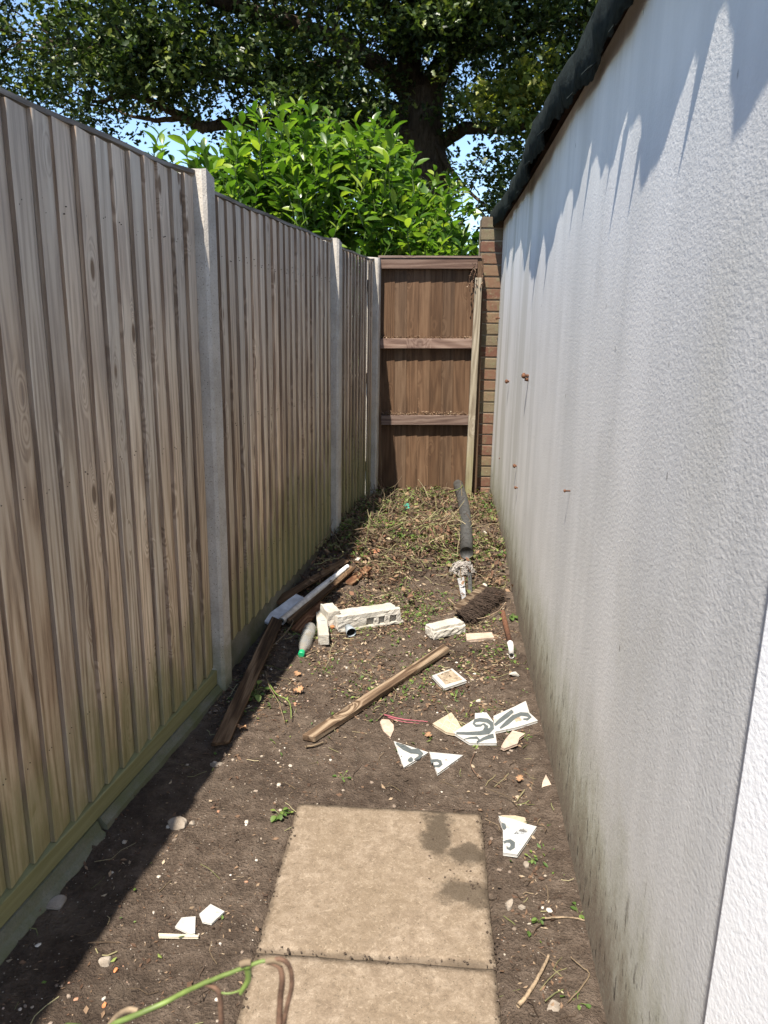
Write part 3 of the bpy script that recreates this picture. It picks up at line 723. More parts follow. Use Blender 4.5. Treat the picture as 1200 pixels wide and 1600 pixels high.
for c in centers:
    d = np.linalg.norm(LP_-np.array(c), axis=1); j = int(d.argmin())
    if d[j] < 1.5:
        a = Vector(LP_[j]); mid = (a+c)/2+Vector((random.uniform(-.2, .2), random.uniform(-.2, .2), random.uniform(-.05, .25)))
        tw.tube([a, mid, c], [.016, .010, .004], 5, False)
lo_(tw.build('branches', M['bark'], oak), oak)['kind'] = 'stuff'
def leaf_cloud(cents, per, sig, size, lobed=True, seed=1):
    g = np.random.default_rng(seed)
    C = np.repeat(np.array([tuple(c) for c in cents]), per, axis=0)
    # sub sprays inside each cluster
    ns = max(3, per//22)
    sub = g.normal(0, 1, (len(cents), ns, 3))*np.array([sig, sig, sig*.62])
    pick = g.integers(0, ns, len(C)); ci = np.repeat(np.arange(len(cents)), per)
    Pn = C+sub[ci, pick]+g.normal(0, sig*.26, (len(C), 3))
    N = len(Pn)
    nrm = g.normal(0, 1, (N, 3)); nrm[:, 2] = np.abs(nrm[:, 2])+.5; nrm /= np.linalg.norm(nrm, axis=1)[:, None]
    t = g.normal(0, 1, (N, 3)); t -= (t*nrm).sum(1)[:, None]*nrm; t /= np.linalg.norm(t, axis=1)[:, None]; b = np.cross(nrm, t)
    s = (size*g.uniform(.65, 1.3, N))[:, None]
    shp = [(-.5, 0, 0), (-.1, .26, .05), (.08, .14, .02), (.3, .28, .06), (.52, 0, -.06), (.3, -.28, .06), (.08, -.14, .02), (-.1, -.26, .05)] if lobed else [(-.5, 0, 0), (0, .3, .05), (.5, 0, -.05), (0, -.3, .05)]
    V = np.stack([Pn+t*s*a+b*s*bb+nrm*s*cc for a, bb, cc in shp], 1).reshape(-1, 3)
    k = len(shp); base = np.arange(N)[:, None]*k
    if lobed: tri = np.concatenate([base+np.array([[0, 2, 1]]), base+np.array([[0, 7, 6]]), base+np.array([[0, 6, 2]]), base+np.array([[2, 4, 3]]), base+np.array([[6, 5, 4]]), base+np.array([[2, 6, 4]])])
    else: tri = np.concatenate([base+np.array([[0, 1, 2]]), base+np.array([[0, 2, 3]])])
    return V, tri
V, T = leaf_cloud(centers, 165, .36, .10, True, 3)
o = mesh_np('foliage', V, T, M['oakleaf'], oak); lo_(o, oak); o['kind'] = 'stuff'
bc = []
while len(bc) < 430:
    px = random.uniform(-450, 1500); py = random.uniform(-350, 330); Y = random.uniform(15.2, 19.5)
    low = np.interp(px, [-450, 0, 120, 240, 330, 420, 560, 640, 700, 780, 900, 1500], [170, 168, 195, 140, 180, 240, 265, 270, 300, 370, 330, 250])
    if py > low-15 or any(((px-a)/(c_+24))**2+((py-b)/(d_+20))**2 < 1.0 for a, b, c_, d_ in gaps): continue
    bc.append(P3(px, py, Y))
V, T = leaf_cloud(bc, 110, .42, .15, True, 33)
o = mesh_np('rear_foliage', V, T, M['oakleaf'], oak); lo_(o, oak); o['kind'] = 'stuff'
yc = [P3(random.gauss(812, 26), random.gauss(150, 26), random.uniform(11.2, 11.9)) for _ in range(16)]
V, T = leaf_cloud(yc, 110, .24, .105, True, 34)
o = mesh_np('sunlit_spray', V, T, M['oaksunlit'], oak); lo_(o, oak); o['kind'] = 'stuff'  # sunlit patch of crown, its brightness partly in the leaf colour
# the high crown above the frame, coarser
uc = []
while len(uc) < 270:
    x, y, z = random.uniform(-12, 14), random.uniform(6.5, 23), random.uniform(6.8, 14)
    if ((x-.8)/12)**2+((y-14.5)/8)**2+((z-6)/8.5)**2 < 1: 
        if z < 1.56+y*.42: continue
        uc.append(Vector((x, y, z)))
V, T = leaf_cloud(uc, 75, .6, .24, False, 5)
o = mesh_np('crown', V, T, M['oakleaf'], oak); lo_(o, oak); o['kind'] = 'stuff'

# dark hedge far behind, closing the low gaps
hc = [Vector((random.uniform(-9, 9), random.uniform(19, 22), random.uniform(.5, 3.0))) for _ in range(200)]
V, T = leaf_cloud(hc, 130, .6, .16, False, 8)
hd = mesh_np('far_hedge', V, T, M['bushdark']); tag(hd, 'dark mass of hedge far behind the laurel, low beneath the oak', 'hedge')

# ------------------------------------------------------------------ cherry laurel
lau = empty('laurel_bush', (-.6, 8.6, 0)); tag(lau, 'bright green cherry laurel bush with glossy upright leaves behind the fence', 'bush')
def laurel_leaf(L, Wd, cup, droop):
    ts = [0, .08, .25, .5, .75, .92, 1.0]; ws = [.04, .35, .82, 1.0, .82, .4, 0]
    V = []; Fc = []
    for t, q in zip(ts, ws):
        x = L*t; z = -droop*L*t*t
        V += [(x, -q*Wd/2, z+cup*q*Wd), (x, 0, z), (x, q*Wd/2, z+cup*q*Wd)]
    for i in range(len(ts)-1):
        a = i*3; Fc += [(a, a+3, a+4, a+1), (a+1, a+4, a+5, a+2)]
    return np.array(V), Fc
variants = [laurel_leaf(1.0, .34+.05*k, .12+.05*k, .08+.09*k) for k in range(4)]
lmeshes = []
for V_, F_ in variants:
    me = bpy.data.meshes.new('leaf'); me.from_pydata(V_.tolist(), [], F_); me.update(); me.materials.append(M['laurelobj'])
    me.polygons.foreach_set('use_smooth', [True]*len(me.polygons)); lmeshes.append(me)
prof_x = [228, 250, 300, 340, 380, 430, 470, 520, 560, 600, 640, 665, 700, 715, 735]
prof_y = [215, 205, 235, 225, 190, 175, 158, 195, 180, 185, 228, 290, 262, 275, 395]
shoots = []
stem = MB(); leaves = []
for i in range(480):
    px = random.uniform(225, 732); Y = random.uniform(7.3, 9.4)
    top = float(np.interp(px, prof_x, prof_y)); py = top+28+abs(random.gauss(0, 1))*75*random.random()+ (random.random()**1.3)*165 if i > 80 else top+random.uniform(-16, 40)
    if py > 440: continue
    if px < 300 and random.random() < .55: continue
    tip = P3(px, py, Y)
    if tip.x < fx(Y)+.0 and False: continue
    L = random.uniform(.35, .65); lean = Vector((random.gauss(0, .16)+(px-480)/1600, random.gauss(0, .16)-.12, 1)).normalized()
    base = tip-lean*L; bend = Vector((random.gauss(0, .05), random.gauss(0, .05), 0))
    pts = [base+(tip-base)*t+bend*math.sin(math.pi*t) for t in (0, .33, .66, 1)]
    stem.tube(pts, [.007, .006, .005, .003], 5, False)
    nl = random.randint(10, 14); ph = random.uniform(0, 6.3)
    for k in range(nl):
        t = .12+.88*(k+1)/nl; q = pts[0].lerp(pts[3], t)+bend*math.sin(math.pi*t)
        az = ph+k*2.4; el = R(random.uniform(5, 48)+38*max(0, t-.75)/.25*.9)
        ll = random.choice((1, 1, 1, .65))*random.uniform(.12, .20)*(1.0 if t < .9 else .8)
        a = Vector((math.cos(az)*math.cos(el), math.sin(az)*math.cos(el), math.sin(el)))
        side = a.cross(Vector((0, 0, 1))).normalized(); nn = side.cross(a).normalized()
        rl = random.uniform(-.8, .8); s2 = side*math.cos(rl)+nn*math.sin(rl); n2 = a.cross(s2)*-1
        if n2.z < 0: n2 = -n2; 
        s2 = n2.cross(a)
        mt = Matrix(((a.x, s2.x, n2.x, q.x), (a.y, s2.y, n2.y, q.y), (a.z, s2.z, n2.z, q.z), (0, 0, 0, 1)))@Matrix.Diagonal((ll, ll, ll, 1))
        vis = (-q.y*1.0 + (q.z*.8) + ll*12) if not (px < 320 and q.z < 2.2) else -99
        leaves.append((vis, mt, random.randrange(4)))
lo_(stem.build('stems', M['darkstem'], lau), lau)['kind'] = 'stuff'
leaves.sort(key=lambda a: -a[0])
lroot = Matrix.Translation(-Vector(lau.location))
for vis, mt, k in leaves[:300]:
    o = bpy.data.objects.new('leaf', lmeshes[k]); col.objects.link(o); o.parent = lau; o.matrix_basis = lroot@mt
V = []; Fc = []
for vis, mt, k in leaves[300:]:
    Vk, Fk = variants[k]; m3 = np.array(mt)[:3, :3]; tr = np.array(mt)[:3, 3]; b = len(V)*len(Vk)
    V.append(Vk@m3.T+tr); Fc.append(np.array(Fk)+b)
o = mesh_np('foliage', np.concatenate(V), np.concatenate(Fc), M['laurel'], lau, True); lo_(o, lau); o['kind'] = 'stuff'
# inner dark foliage of the bush, so that it is not hollow
cs = []
for _ in range(240):
    px = random.uniform(300, 720); top = float(np.interp(px, prof_x, prof_y)); cs.append(P3(px, random.uniform(top+50, 480), random.uniform(8.4, 10.)))
V, T = leaf_cloud(cs, 60, .16, .13, False, 21)
o = mesh_np('inner_foliage', V, T, M['laurel'], lau); lo_(o, lau); o['kind'] = 'stuff'

# ------------------------------------------------------------------ GROUND COVER (stuff)
def scatter_xy(N, dens):
    out = []
    while len(out) < N:
        y = random.uniform(1.2, 6.25); x = random.uniform(float(fx(y))+.03, float(wx(y))-.005)
        if random.random() < dens(x, y): out.append((x, y))
    return out
def onslab(x, y):
    a = (x+.266)*math.cos(sa)-(y-2.171)*math.sin(sa); b = (x+.266)*math.sin(sa)+(y-2.171)*math.cos(sa)
    return -.01 < a < .61 and b < .01
def d_lit(x, y):
    if onslab(x, y): return .0
    d = float(sstep(2.5, 3.2, np.array(y)))*.65+float(sstep(3.9, 4.6, np.array(y)))*.35
    wr = float(wx(y))-x; d = max(d, .22*float(sstep(.3, .05, np.array(wr))), .045)
    fl_ = x-float(fx(y)); d = max(d, .55*float(sstep(.45, .1, np.array(fl_)))*float(sstep(2.5, 3.0, np.array(y))))
    bare = math.exp(-(((x-.32)/.17)**2+((y-4.35)/.35)**2)); d *= 1-.85*bare
    n_ = float(fbm(np.array(x*4.), np.array(y*4.), 2)); return d*max(.05, min(1, .6+1.6*n_))
gz = {}
def relief(x, y): return Zg(x, y)+.055*float(sstep(3.9, 4.8, np.array(y)))*float(fbm(np.array(x*9.), np.array(y*9.), 3))+.010*float(fbm(np.array(x*3.2), np.array(y*3.2), 3))+.010*float(fbm(np.array(x*16.), np.array(y*16.), 4))
def pile(x, y): return float(sstep(4.0, 4.8, np.array(y)))
lv = []; lf = []
for x, y in scatter_xy(16000, d_lit):
    pl = pile(x, y); L = random.uniform(.007, .030)*(1+.5*pl)*(.55+.45*min(1, y/3.4))
    add_flake(lv, lf, (x, y, relief(x, y)+.004+random.random()*.04*pl), L, L*random.uniform(.3, .7), random.uniform(0, 6.3), random.gauss(0, .25+.3*pl), random.uniform(-.35, .35), random.gauss(0, .4))
tag(mesh_np('leaf_litter', lv, lf, M['litter']), 'scattered brown dead leaf fragments over soil and weed heap', 'leaf litter', kind='stuff')
lv = []; lf = []
def d_weed(x, y): return d_lit(x, y)*(.25+.75*float(sstep(2.4, 3.4, np.array(y))))*max(0, min(1, .35+2.0*float(fbm(np.array(x*5.+30), np.array(y*5.), 2))))
for x, y in scatter_xy(5600, d_weed):
    pl = pile(x, y); L = random.uniform(.008, .026)*(1+.35*pl)
    add_flake(lv, lf, (x, y, relief(x, y)+.008+random.random()*.06*pl), L, L*random.uniform(.3, .7), random.uniform(0, 6.3), random.gauss(.1, .4), random.uniform(-.3, .3), random.gauss(0, .5))
tag(mesh_np('pulled_weeds', lv, lf, M['weed']), 'small green wilting weed leaves among the litter', 'weeds', kind='stuff')
st_ = MB()
def curved(x, y, L, z, r_, mb, n=4, sides=3, wild=.5, pl=0.):
    az = random.uniform(0, 6.3); p = Vector((x, y, z)); pts = [p.copy()]; el = random.gauss(0, .12+.22*pl)
    for _ in range(n):
        az += random.gauss(0, wild); el += random.gauss(0, .15)
        p = p+Vector((math.cos(az)*math.cos(el), math.sin(az)*math.cos(el), math.sin(el)))*L/n
        p.z = max(p.z, Zg(p.x, p.y)+r_); q = p.copy(); lo1 = float(fx(p.y))+.05; hi1 = float(wx(p.y))-.01; q.x = min(max(q.x, lo1), hi1); p = q; pts.append(p.copy())
    mb.tube(pts, r_, sides, True)
for x, y in scatter_xy(4200, d_lit):
    pl = pile(x, y); curved(x, y, random.uniform(.02, .09)*(1+1.0*pl)*(1 if random.random() < .9 else 1.8), relief(x, y)+.004+random.random()*.05*pl, random.uniform(.0007, .0018)*(1+.5*pl), st_, 3, 3, .5, pl)
tag(st_.build('dry_stalks', M['stalk']), 'short dry stalks and broken twigs strewn over the soil', 'twigs', kind='stuff')
hs = MB()
for x, y in scatter_xy(430, lambda x, y: float(sstep(3.9, 4.6, np.array(y)))*(.4 if abs(x-.32) < .15 and abs(y-4.35) < .3 else 1)):
    curved(x, y, random.uniform(.08, .30), relief(x, y)+.01+random.random()*.05, random.uniform(.0013, .0032), hs, 6, 4, .35, 1.2)
tag(hs.build('pulled_stems', M['stalk']), 'long tangled pulled stems heaped before the brown panel', 'weed stems', kind='stuff')
lv = []; lf = []
for x, y in scatter_xy(1500, lambda x, y: float(sstep(3.7, 4.5, np.array(y)))*(.3 if abs(x-.32) < .17 and abs(y-4.35) < .33 else 1)):
    L = random.uniform(.02, .055)
    for q in (0, 1):
        add_flake(lv, lf, (x+q*.01, y, relief(x, y)+.012+random.random()*.07), L, L*random.uniform(.35, .7), random.uniform(0, 6.3), random.gauss(0, .6), random.uniform(-.4, .4), random.gauss(0, .7))
        if random.random() < .7: break
tag(mesh_np('curled_leaves', lv, lf, M['litter2']), 'larger curled brown and reddish leaves on the weed heap', 'dead leaves', kind='stuff')
# fine straw bits and crumbs everywhere on the bare soil
def d_bare(x, y): return 0. if onslab(x, y) else .25+.75*max(0, min(1, .5+1.5*float(fbm(np.array(x*3.), np.array(y*3.+40), 2))))
lv = []; lf = []
for x, y in scatter_xy(6500, d_bare):
    L = random.uniform(.004, .016)
    add_flake(lv, lf, (x, y, relief(x, y)+.003), L, random.uniform(.0012, .004), random.uniform(0, 6.3), random.gauss(0, .15), 0, random.gauss(0, .3))
tag(mesh_np('straw_bits', lv, lf, M['litter']), 'tiny pale straw and bark bits on bare soil', 'straw', kind='stuff')
ico_v = [(0, 0, -1), (.72, -.53, -.45), (-.28, -.85, -.45), (-.89, 0, -.45), (-.28, .85, -.45), (.72, .53, -.45), (.28, -.85, .45), (-.72, -.53, .45), (-.72, .53, .45), (.28, .85, .45), (.89, 0, .45), (0, 0, 1)]
ico_f = [(0, 2, 1), (1, 5, 0), (0, 3, 2), (0, 4, 3), (0, 5, 4), (1, 10, 5), (2, 6, 1), (3, 7, 2), (4, 8, 3), (5, 9, 4), (1, 6, 10), (2, 7, 6), (3, 8, 7), (4, 9, 8), (5, 10, 9), (6, 11, 10), (7, 11, 6), (8, 11, 7), (9, 11, 8), (10, 11, 9)]
lv = []; lf = []
for x, y in scatter_xy(2500, lambda x, y: d_bare(x, y)*.9):
    s = .0016+.0075*random.random()**5; k = len(lv); az = random.uniform(0, 6.3); z0 = relief(x, y)+s*.3
    sc = (s*random.uniform(.8, 1.5), s*random.uniform(.7, 1.1), s*random.uniform(.4, .8))
    for a, b, c in ico_v:
        a, b, c = a*sc[0]*random.uniform(.8, 1.2), b*sc[1]*random.uniform(.8, 1.2), c*sc[2]
        lv.append((x+a*math.cos(az)-b*math.sin(az), y+a*math.sin(az)+b*math.cos(az), z0+c))
    lf += [tuple(k+i for i in f) for f in ico_f]
tag(mesh_np('gravel_bits', lv, lf, M['pebble']), 'small stones and pale crumbs pressed into dark soil', 'gravel', kind='stuff')
# soil clods
lv = []; lf = []
for x, y in scatter_xy(9500, lambda x, y: 0 if onslab(x, y) else (.3+.7*float(sstep(.4, .1, np.array(float(wx(y))-x))) if y < 3.4 else .55)):
    s = .0018+.0085*random.random()**4; k = len(lv); z0 = relief(x, y)+s*.1
    for a, b, c in ico_v: lv.append((x+a*s*random.uniform(.5, 1.6), y+b*s*random.uniform(.5, 1.6), z0+c*s*.6*random.uniform(.7, 1.3)))
    lf += [tuple(k+i for i in f) for f in ico_f]
tag(mesh_np('soil_crumbs', lv, lf, M['soil']), 'loose crumbs and clods of dark soil', 'soil', kind='stuff')

lv = []; lf = []
for _ in range(650):
    q = random.random(); b = -random.random()*1.25; a = random.choice((0, .6))+random.gauss(0, .008)
    if q < .25: a = random.uniform(0, .6); b = random.choice((0, -.603))+random.gauss(0, .007)
    elif q < .5: a, b = (random.gauss(.46, .045), random.gauss(-.11, .08)) if random.random() < .5 else (random.gauss(.56, .05), random.gauss(-.33, .05))
    x = -.266+a*math.cos(sa)+b*math.sin(sa); y = 2.171-a*math.sin(sa)+b*math.cos(sa)
    if a > .66 or y < 1.2: continue
    s = .0009+.0034*random.random()**3; k = len(lv); z0 = .0155+s*.2
    for e in ico_v: lv.append((x+e[0]*s*random.uniform(.4, 1.7), y+e[1]*s*random.uniform(.4, 1.7), z0+e[2]*s*.45))
    lf += [tuple(k+i for i in f) for f in ico_f]
tag(mesh_np('soil_on_slabs', lv, lf, M['soil']), 'loose soil grains kicked onto the paving slab edges', 'soil', kind='stuff')

# ------------------------------------------------------------------ THINGS LYING ABOUT
def plank(name, A, B, wdt, th, mat, label, cat, zA=0., zB=0., roll=0., group=None, curve=0., n=14, taper=(1, 1), skew=0.):
    a = at(*A); b = at(*B); a.z += zA; b.z += zB
    d = (b-a); L = d.length; d.normalize(); s = Vector((-d.y, d.x, 0)).normalized(); nrm = d.cross(s)*1.0
    if nrm.z < 0: nrm = -nrm
    s2 = s*math.cos(roll)+nrm*math.sin(roll); n2 = nrm*math.cos(roll)-s*math.sin(roll)
    V = []
    for i in range(n+1):
        t = i/n; x = L*t; wd = wdt/2*(taper[0]+(taper[1]-taper[0])*t)
        e = [random.uniform(-.0012, .0012) for _ in range(4)]; sk = skew*wdt*(1 if i == n else -1 if i == 0 else 0)
        V += [(x-sk, -wd+e[0], 0+curve*math.sin(math.pi*t)), (x+sk, wd+e[1], 0+curve*math.sin(math.pi*t)), (x+sk, wd+e[2], th+curve*math.sin(math.pi*t)), (x-sk, -wd+e[3], th+e[0]+curve*math.sin(math.pi*t))]
    Fc = [(i*4+k, i*4+(k+1) % 4, (i+1)*4+(k+1) % 4, (i+1)*4+k) for i in range(n) for k in range(4)]+[(3, 2, 1, 0), tuple(n*4+k for k in range(4))]
    o = mesh_np(name, V, Fc, mat)
    o.matrix_world = Matrix(((d.x, s2.x, n2.x, a.x), (d.y, s2.y, n2.y, a.y), (d.z, s2.z, n2.z, a.z), (0, 0, 0, 1)))
    bv = o.modifiers.new('bevel', 'BEVEL'); bv.width = .0025; bv.segments = 1
    return tag(o, label, cat, group)
plank('wooden_plank', (344, 1168), (433, 988), .062, .018, M['plank'], 'long dark plank slanting down from the pile toward the near fence panel', 'plank', .008, .06, .12, 'old planks', skew=.25)
plank('wooden_plank', (482, 1160), (697, 1020), .048, .026, M['plank2'], 'worn brown plank lying alone across the middle of the path', 'plank', .004, .012, .05, 'old planks', skew=.2)
plank('wooden_plank', (430, 958), (540, 888), .045, .014, M['plank'], 'topmost thin plank on the pile, closest to the fence', 'plank', .055, .045, .3, 'old planks')
plank('wooden_plank', (452, 985), (549, 897), .040, .022, M['plank'], 'narrow dark plank next to the long white pipe', 'plank', .035, .03, .35, 'old planks')
plank('wooden_plank', (462, 990), (503, 950), .055, .02, M['redwood'], 'short rotten brown plank beside the white pipe, under the upright white bar', 'plank', .005, .02, .1, 'old planks')
plank('wooden_plank', (545, 915), (576, 892), .05, .018, M['redwood'], 'short reddish plank end lying above the white block', 'plank', .004, .012, .1, 'old planks')
plank('painted_board', (418, 985), (472, 945), .085, .016, M['greyboard'], 'grey white painted board under the planks against the fence', 'board', .03, .035, .25)
# long white pipe
a = at(440, 985); b = at(543, 900); a.z += .050; b.z += .062
r0 = empty('white_pipe', a); tag(r0, 'long dirty white plastic pipe on the plank pile', 'pipe')
mid = (a+b)/2+Vector((0, 0, .006)); MB().tube([Vector((0, 0, 0)), mid-a, b-a], [.02, .018, .012], 12).build('pipe', M['whitepipe'], r0, True)
dd = (a-b).normalized(); MB().tube([dd*.0005, dd*.0015], .010, 10).build('bore_shade', M['dark'], r0)  # dark disc on the closed end, painted shade of the opening

# broken white block
def frame_of(A, B):
    a = at(*A); b = at(*B); d = (b-a); d.z = 0; L = d.length; ang = math.atan2(d.y, d.x); return a, L, ang
a, L, ang = frame_of((528, 988), (626, 974))
blk = empty('broken_block', a, ang); tag(blk, 'long broken white plaster block with hollow pockets, beside the upright bar', 'block')
def rough_box(mb, x0, x1, y0, y1, z0, z1, nx_=6, ny_=3, nz_=3, j=.003, seed=0):
    bm_pts = {}; vs_ = []; fs = []
    def vid(i, k, l):
        if (i, k, l) not in bm_pts:
            bm_pts[(i, k, l)] = len(vs_)
            vs_.append((x0+(x1-x0)*i/nx_+random.uniform(-j, j), y0+(y1-y0)*k/ny_+random.uniform(-j, j), z0+(z1-z0)*l/nz_+random.uniform(-j, j)))
        return bm_pts[(i, k, l)]
    for i in range(nx_):
        for k in range(ny_):
            fs.append((vid(i, k, 0), vid(i, k+1, 0), vid(i+1, k+1, 0), vid(i+1, k, 0))); fs.append((vid(i, k, nz_), vid(i+1, k, nz_), vid(i+1, k+1, nz_), vid(i, k+1, nz_)))
    for i in range(nx_):
        for l in range(nz_):
            fs.append((vid(i, 0, l), vid(i+1, 0, l), vid(i+1, 0, l+1), vid(i, 0, l+1))); fs.append((vid(i, ny_, l), vid(i, ny_, l+1), vid(i+1, ny_, l+1), vid(i+1, ny_, l)))
    for k in range(ny_):
        for l in range(nz_):
            fs.append((vid(0, k, l), vid(0, k, l+1), vid(0, k+1, l+1), vid(0, k+1, l))); fs.append((vid(nx_, k, l), vid(nx_, k+1, l), vid(nx_, k+1, l+1), vid(nx_, k, l+1)))
    mb.add(vs_, fs)
mb = MB(); Lb = L
rough_box(mb, 0, Lb*.98, .019, .12, .0, .075, 14, 4, 3, .0025)
rough_box(mb, 0, Lb*.99, .0, .034, .052, .083, 14, 3, 2, .0028)
rough_box(mb, 0, Lb*1.04, -.004, .034, .0, .012, 14, 2, 1, .0025)
for x0, x1 in ((0, .16), (.20, .225), (.262, .29), (.33, .36)):
    if x0 < Lb: rough_box(mb, x0, min(x1, Lb), .0, .034, .01, .055, 4, 3, 3, .0025)
mb.build('block_body', M['white_block'], blk, bevel=.002)
mb = MB(); rough_box(mb, -.04, .028, .045, .17, .0, .10, 4, 4, 4, .003); mb.build('end_lump', M['white_block'], blk, bevel=.003)
a, L, ang = frame_of((506, 1008), (500, 950))
bar = empty('white_bar', a, ang); tag(bar, 'straight white bar standing out toward the camera left of the broken block', 'block')
mb = MB(); rough_box(mb, 0, L, -.026, .026, .0, .055, 12, 3, 3, .0016); mb.build('bar_body', M['white_block'], bar, bevel=.002)
for t in (.42, .82, .9):
    MB().box(L*t, L*t+.006, -.014, .008, .0555, .0575).build('staple', M['greycup'], bar)
# white half brick
a, L, ang = frame_of((678, 1000), (728, 988))
wb = empty('white_brick', a, ang); tag(wb, 'chunky broken white block with a ragged edge beside the dark broom head', 'block')
mb = MB(); rough_box(mb, 0, L, .0, .085, .0, .040, 9, 5, 3, .0035); rough_box(mb, .004, L-.006, .012, .085, .036, .056, 9, 4, 1, .002); mb.build('block_body', M['white_block'], wb, bevel=.003)
# bottle
a = at(484, 992); b = at(470, 1029); a.z += .032; b.z += .014
d = (b-a).normalized(); Lb = (b-a).length
bt = empty('plastic_bottle', a); tag(bt, 'clear plastic bottle with green cap lying beside the plank pile', 'bottle')
prof = [(0, .006), (0, .024), (.012, .031), (.05, .0325), (.055, .031), (.06, .0325), (.10, .0325), (.13, .029), (.155, .018), (.168, .0125), (.178, .0125)]
sc = (Lb+.01)/.18; a0 = -d*.03
MB().tube([a0+d*(x*sc) for x, r_ in prof], [r_*1.0 for x, r_ in prof], 20).build('bottle_body', M['plastic'], bt, True)
MB().tube([a0+d*(.168*sc), a0+d*(.17*sc), a0+d*(.186*sc), a0+d*(.188*sc)], [.0135, .0155, .0155, .013], 16).build('cap', M['greencap'], bt)
MB().tube([a0+d*(.06*sc), a0+d*(.09*sc)], [.0328, .0328], 20, False).build('label_band', M['plastic'], bt, True)
# grey cup, orange lump
a = at(547, 993); a.z += .028
cp = empty('grey_cup', a); tag(cp, 'small grey plastic cup lying against the broken white block', 'cup')
d = Vector((.22, -.62, -.10)).normalized()
MB().tube([-d*.034, -d*.034, d*.0, d*.020, d*.022], [.003, .018, .024, .027, .025], 18, False).build('cup_wall', M['greycup'], cp, True)
MB().tube([d*.006, d*.0065], .024, 18).build('cup_shade', M['dark'], cp)  # dark disc painted as the shade inside the cup
def rock(px, py, s, mat, name, label, cat, group=None, sq=(1, .8, .6), lift=.3, seed=0):
    import bmesh
    bm = bmesh.new(); bmesh.ops.create_icosphere(bm, subdivisions=3, radius=1)
    rr = random.Random(seed+int(px)); ax = [(Vector((rr.gauss(0, 1), rr.gauss(0, 1), rr.gauss(0, 1))).normalized(), rr.uniform(.45, .85)) for _ in range(14)]
    for v in bm.verts:
        p = v.co.copy()
        for n_, d_ in ax:
            q = p.dot(n_)
            if q > d_: p -= n_*(q-d_)*.92
        p += p.normalized()*rr.uniform(-.02, .02); v.co = Vector((p.x*s*sq[0], p.y*s*sq[1], p.z*s*sq[2]))
    me = bpy.data.meshes.new(name); bm.to_mesh(me); bm.free(); me.materials.append(mat)
    o = bpy.data.objects.new(name, me); link(o); a_ = at(px, py); o.location = (a_.x, a_.y, a_.z+s*sq[2]*lift); o.rotation_euler.z = rr.uniform(0, 6.3)
    return tag(o, label, cat, group)
G = 'loose stones on the soil'
rock(278, 1291, .032, M['stone'], 'stone', 'larger angular pale stone lying half in the fence shadow', 'stone', G, (1.2, .9, .7))
rock(300, 1287, .014, M['stone'], 'stone', 'small pale stone right next to the angular one at the shadow edge', 'stone', G)
rock(338, 1195, .022, M['stone'], 'stone', 'flat earthy lump just below the end of the long dark plank', 'stone', G, (1.2, 1, .3))
rock(795, 1415, .021, M['stone'], 'stone', 'oval grey stone right of the far paving slab', 'stone', G, (.8, 1.1, .6))
rock(816, 1419, .013, M['stone'], 'stone', 'small cream stone just right of the oval grey stone', 'stone', G)
rock(865, 1578, .024, M['stone'], 'stone', 'mottled stone near the bottom edge by the wall', 'stone', G, (1.1, .9, .5))
rock(823, 1352, .016, M['stone'], 'stone', 'rough yellowish stone just below the big patterned tile piece', 'stone', G)
rock(165, 1503, .018, M['stone'], 'stone', 'dull flat stone on the sunlit soil left of the white chips', 'stone', G, (1.1, 1, .35))
rock(90, 1412, .03, M['stone'], 'stone', 'flat grey stone in the deep shade beside the near concrete strip', 'stone', G, (1.1, 1, .35))
rock(181, 1517, .008, M['orange'], 'brick_fragment', 'tiny orange fragment at the lower left on sunlit soil', 'fragment')
rock(163, 1571, .009, M['orange'], 'brick_fragment', 'small salmon pebble near the bottom left corner', 'fragment')
rock(519, 984, .017, M['orange'], 'brick_fragment', 'orange clay lump between the white bar and the broken block', 'fragment', None, (.8, 1.2, .8), 1.2)
rock(746, 776, .028, M['orange'], 'brick_fragment', 'bright orange brick shard at the foot of the brick pier', 'fragment', None, (1.1, .7, .7), 1.0)
rock(735, 806, .02, M['orange'], 'brick_fragment', 'small orange shard on the heap right of the black pipe', 'fragment', None, (1.1, .7, .7), 1.0)
for q, (a_, b_, s_) in enumerate(((553, 858, .055), (588, 863, .05), (604, 872, .03), (570, 850, .035))):
    rock(a_, b_, s_, M['brickred'], 'brick_fragment', ['reddish broken brick lump left of the weed heap centre', 'flat red brick piece in the middle of the weed heap', 'small red brick piece right of the others in the heap', 'dusty red brick piece behind the other two'][q], 'fragment', 'broken red brick pieces in the heap', (1.2, .8, .35), .6)

# black pipe
a = at(728, 884); b = at(713, 772); a.z += .085; b.z += .115
bp = empty('black_pipe', a); tag(bp, 'long black plastic drainpipe lying up the weed heap toward the brown panel', 'pipe')
d = (b-a); L = d.length; d.normalize(); pts = [d*L*t+Vector((0, 0, .02*math.sin(math.pi*t)))+Vector((-.025, 0, 0))*math.sin(math.pi*t)*-1 for t in np.linspace(0, 1, 12)]
MB().tube(pts, .041, 20).build('pipe', M['blackpipe'], bp, True)
MB().tube([d*L-d*.03, d*L+d*.012], [.045, .045], 20).build('collar', M['blackpipe'], bp, True)
MB().tube([d*(L+.0125), d*(L+.0135)], .030, 16).build('bore_shade', M['dark'], bp)  # dark disc stands in for the shade inside the drainpipe
MB().tube([d*L+Vector((.03, -.02, .02)), d*L+Vector((.055, -.03, .035))], [.012, .008], 8).build('clip', M['silver'], bp, True)
# thin dark pole and metal offcut
plank('metal_bar', (735, 945), (732, 890), .022, .014, M['blackpipe'], 'thin dark bar between the broom head and the tangled netting', 'bar', .03, .05)
plank('metal_offcut', (727, 950), (720, 910), .042, .012, M['silver'], 'pale crumpled metal strip left of the thin dark bar', 'metal strip', .012, .02, -.3, taper=(.5, 1))
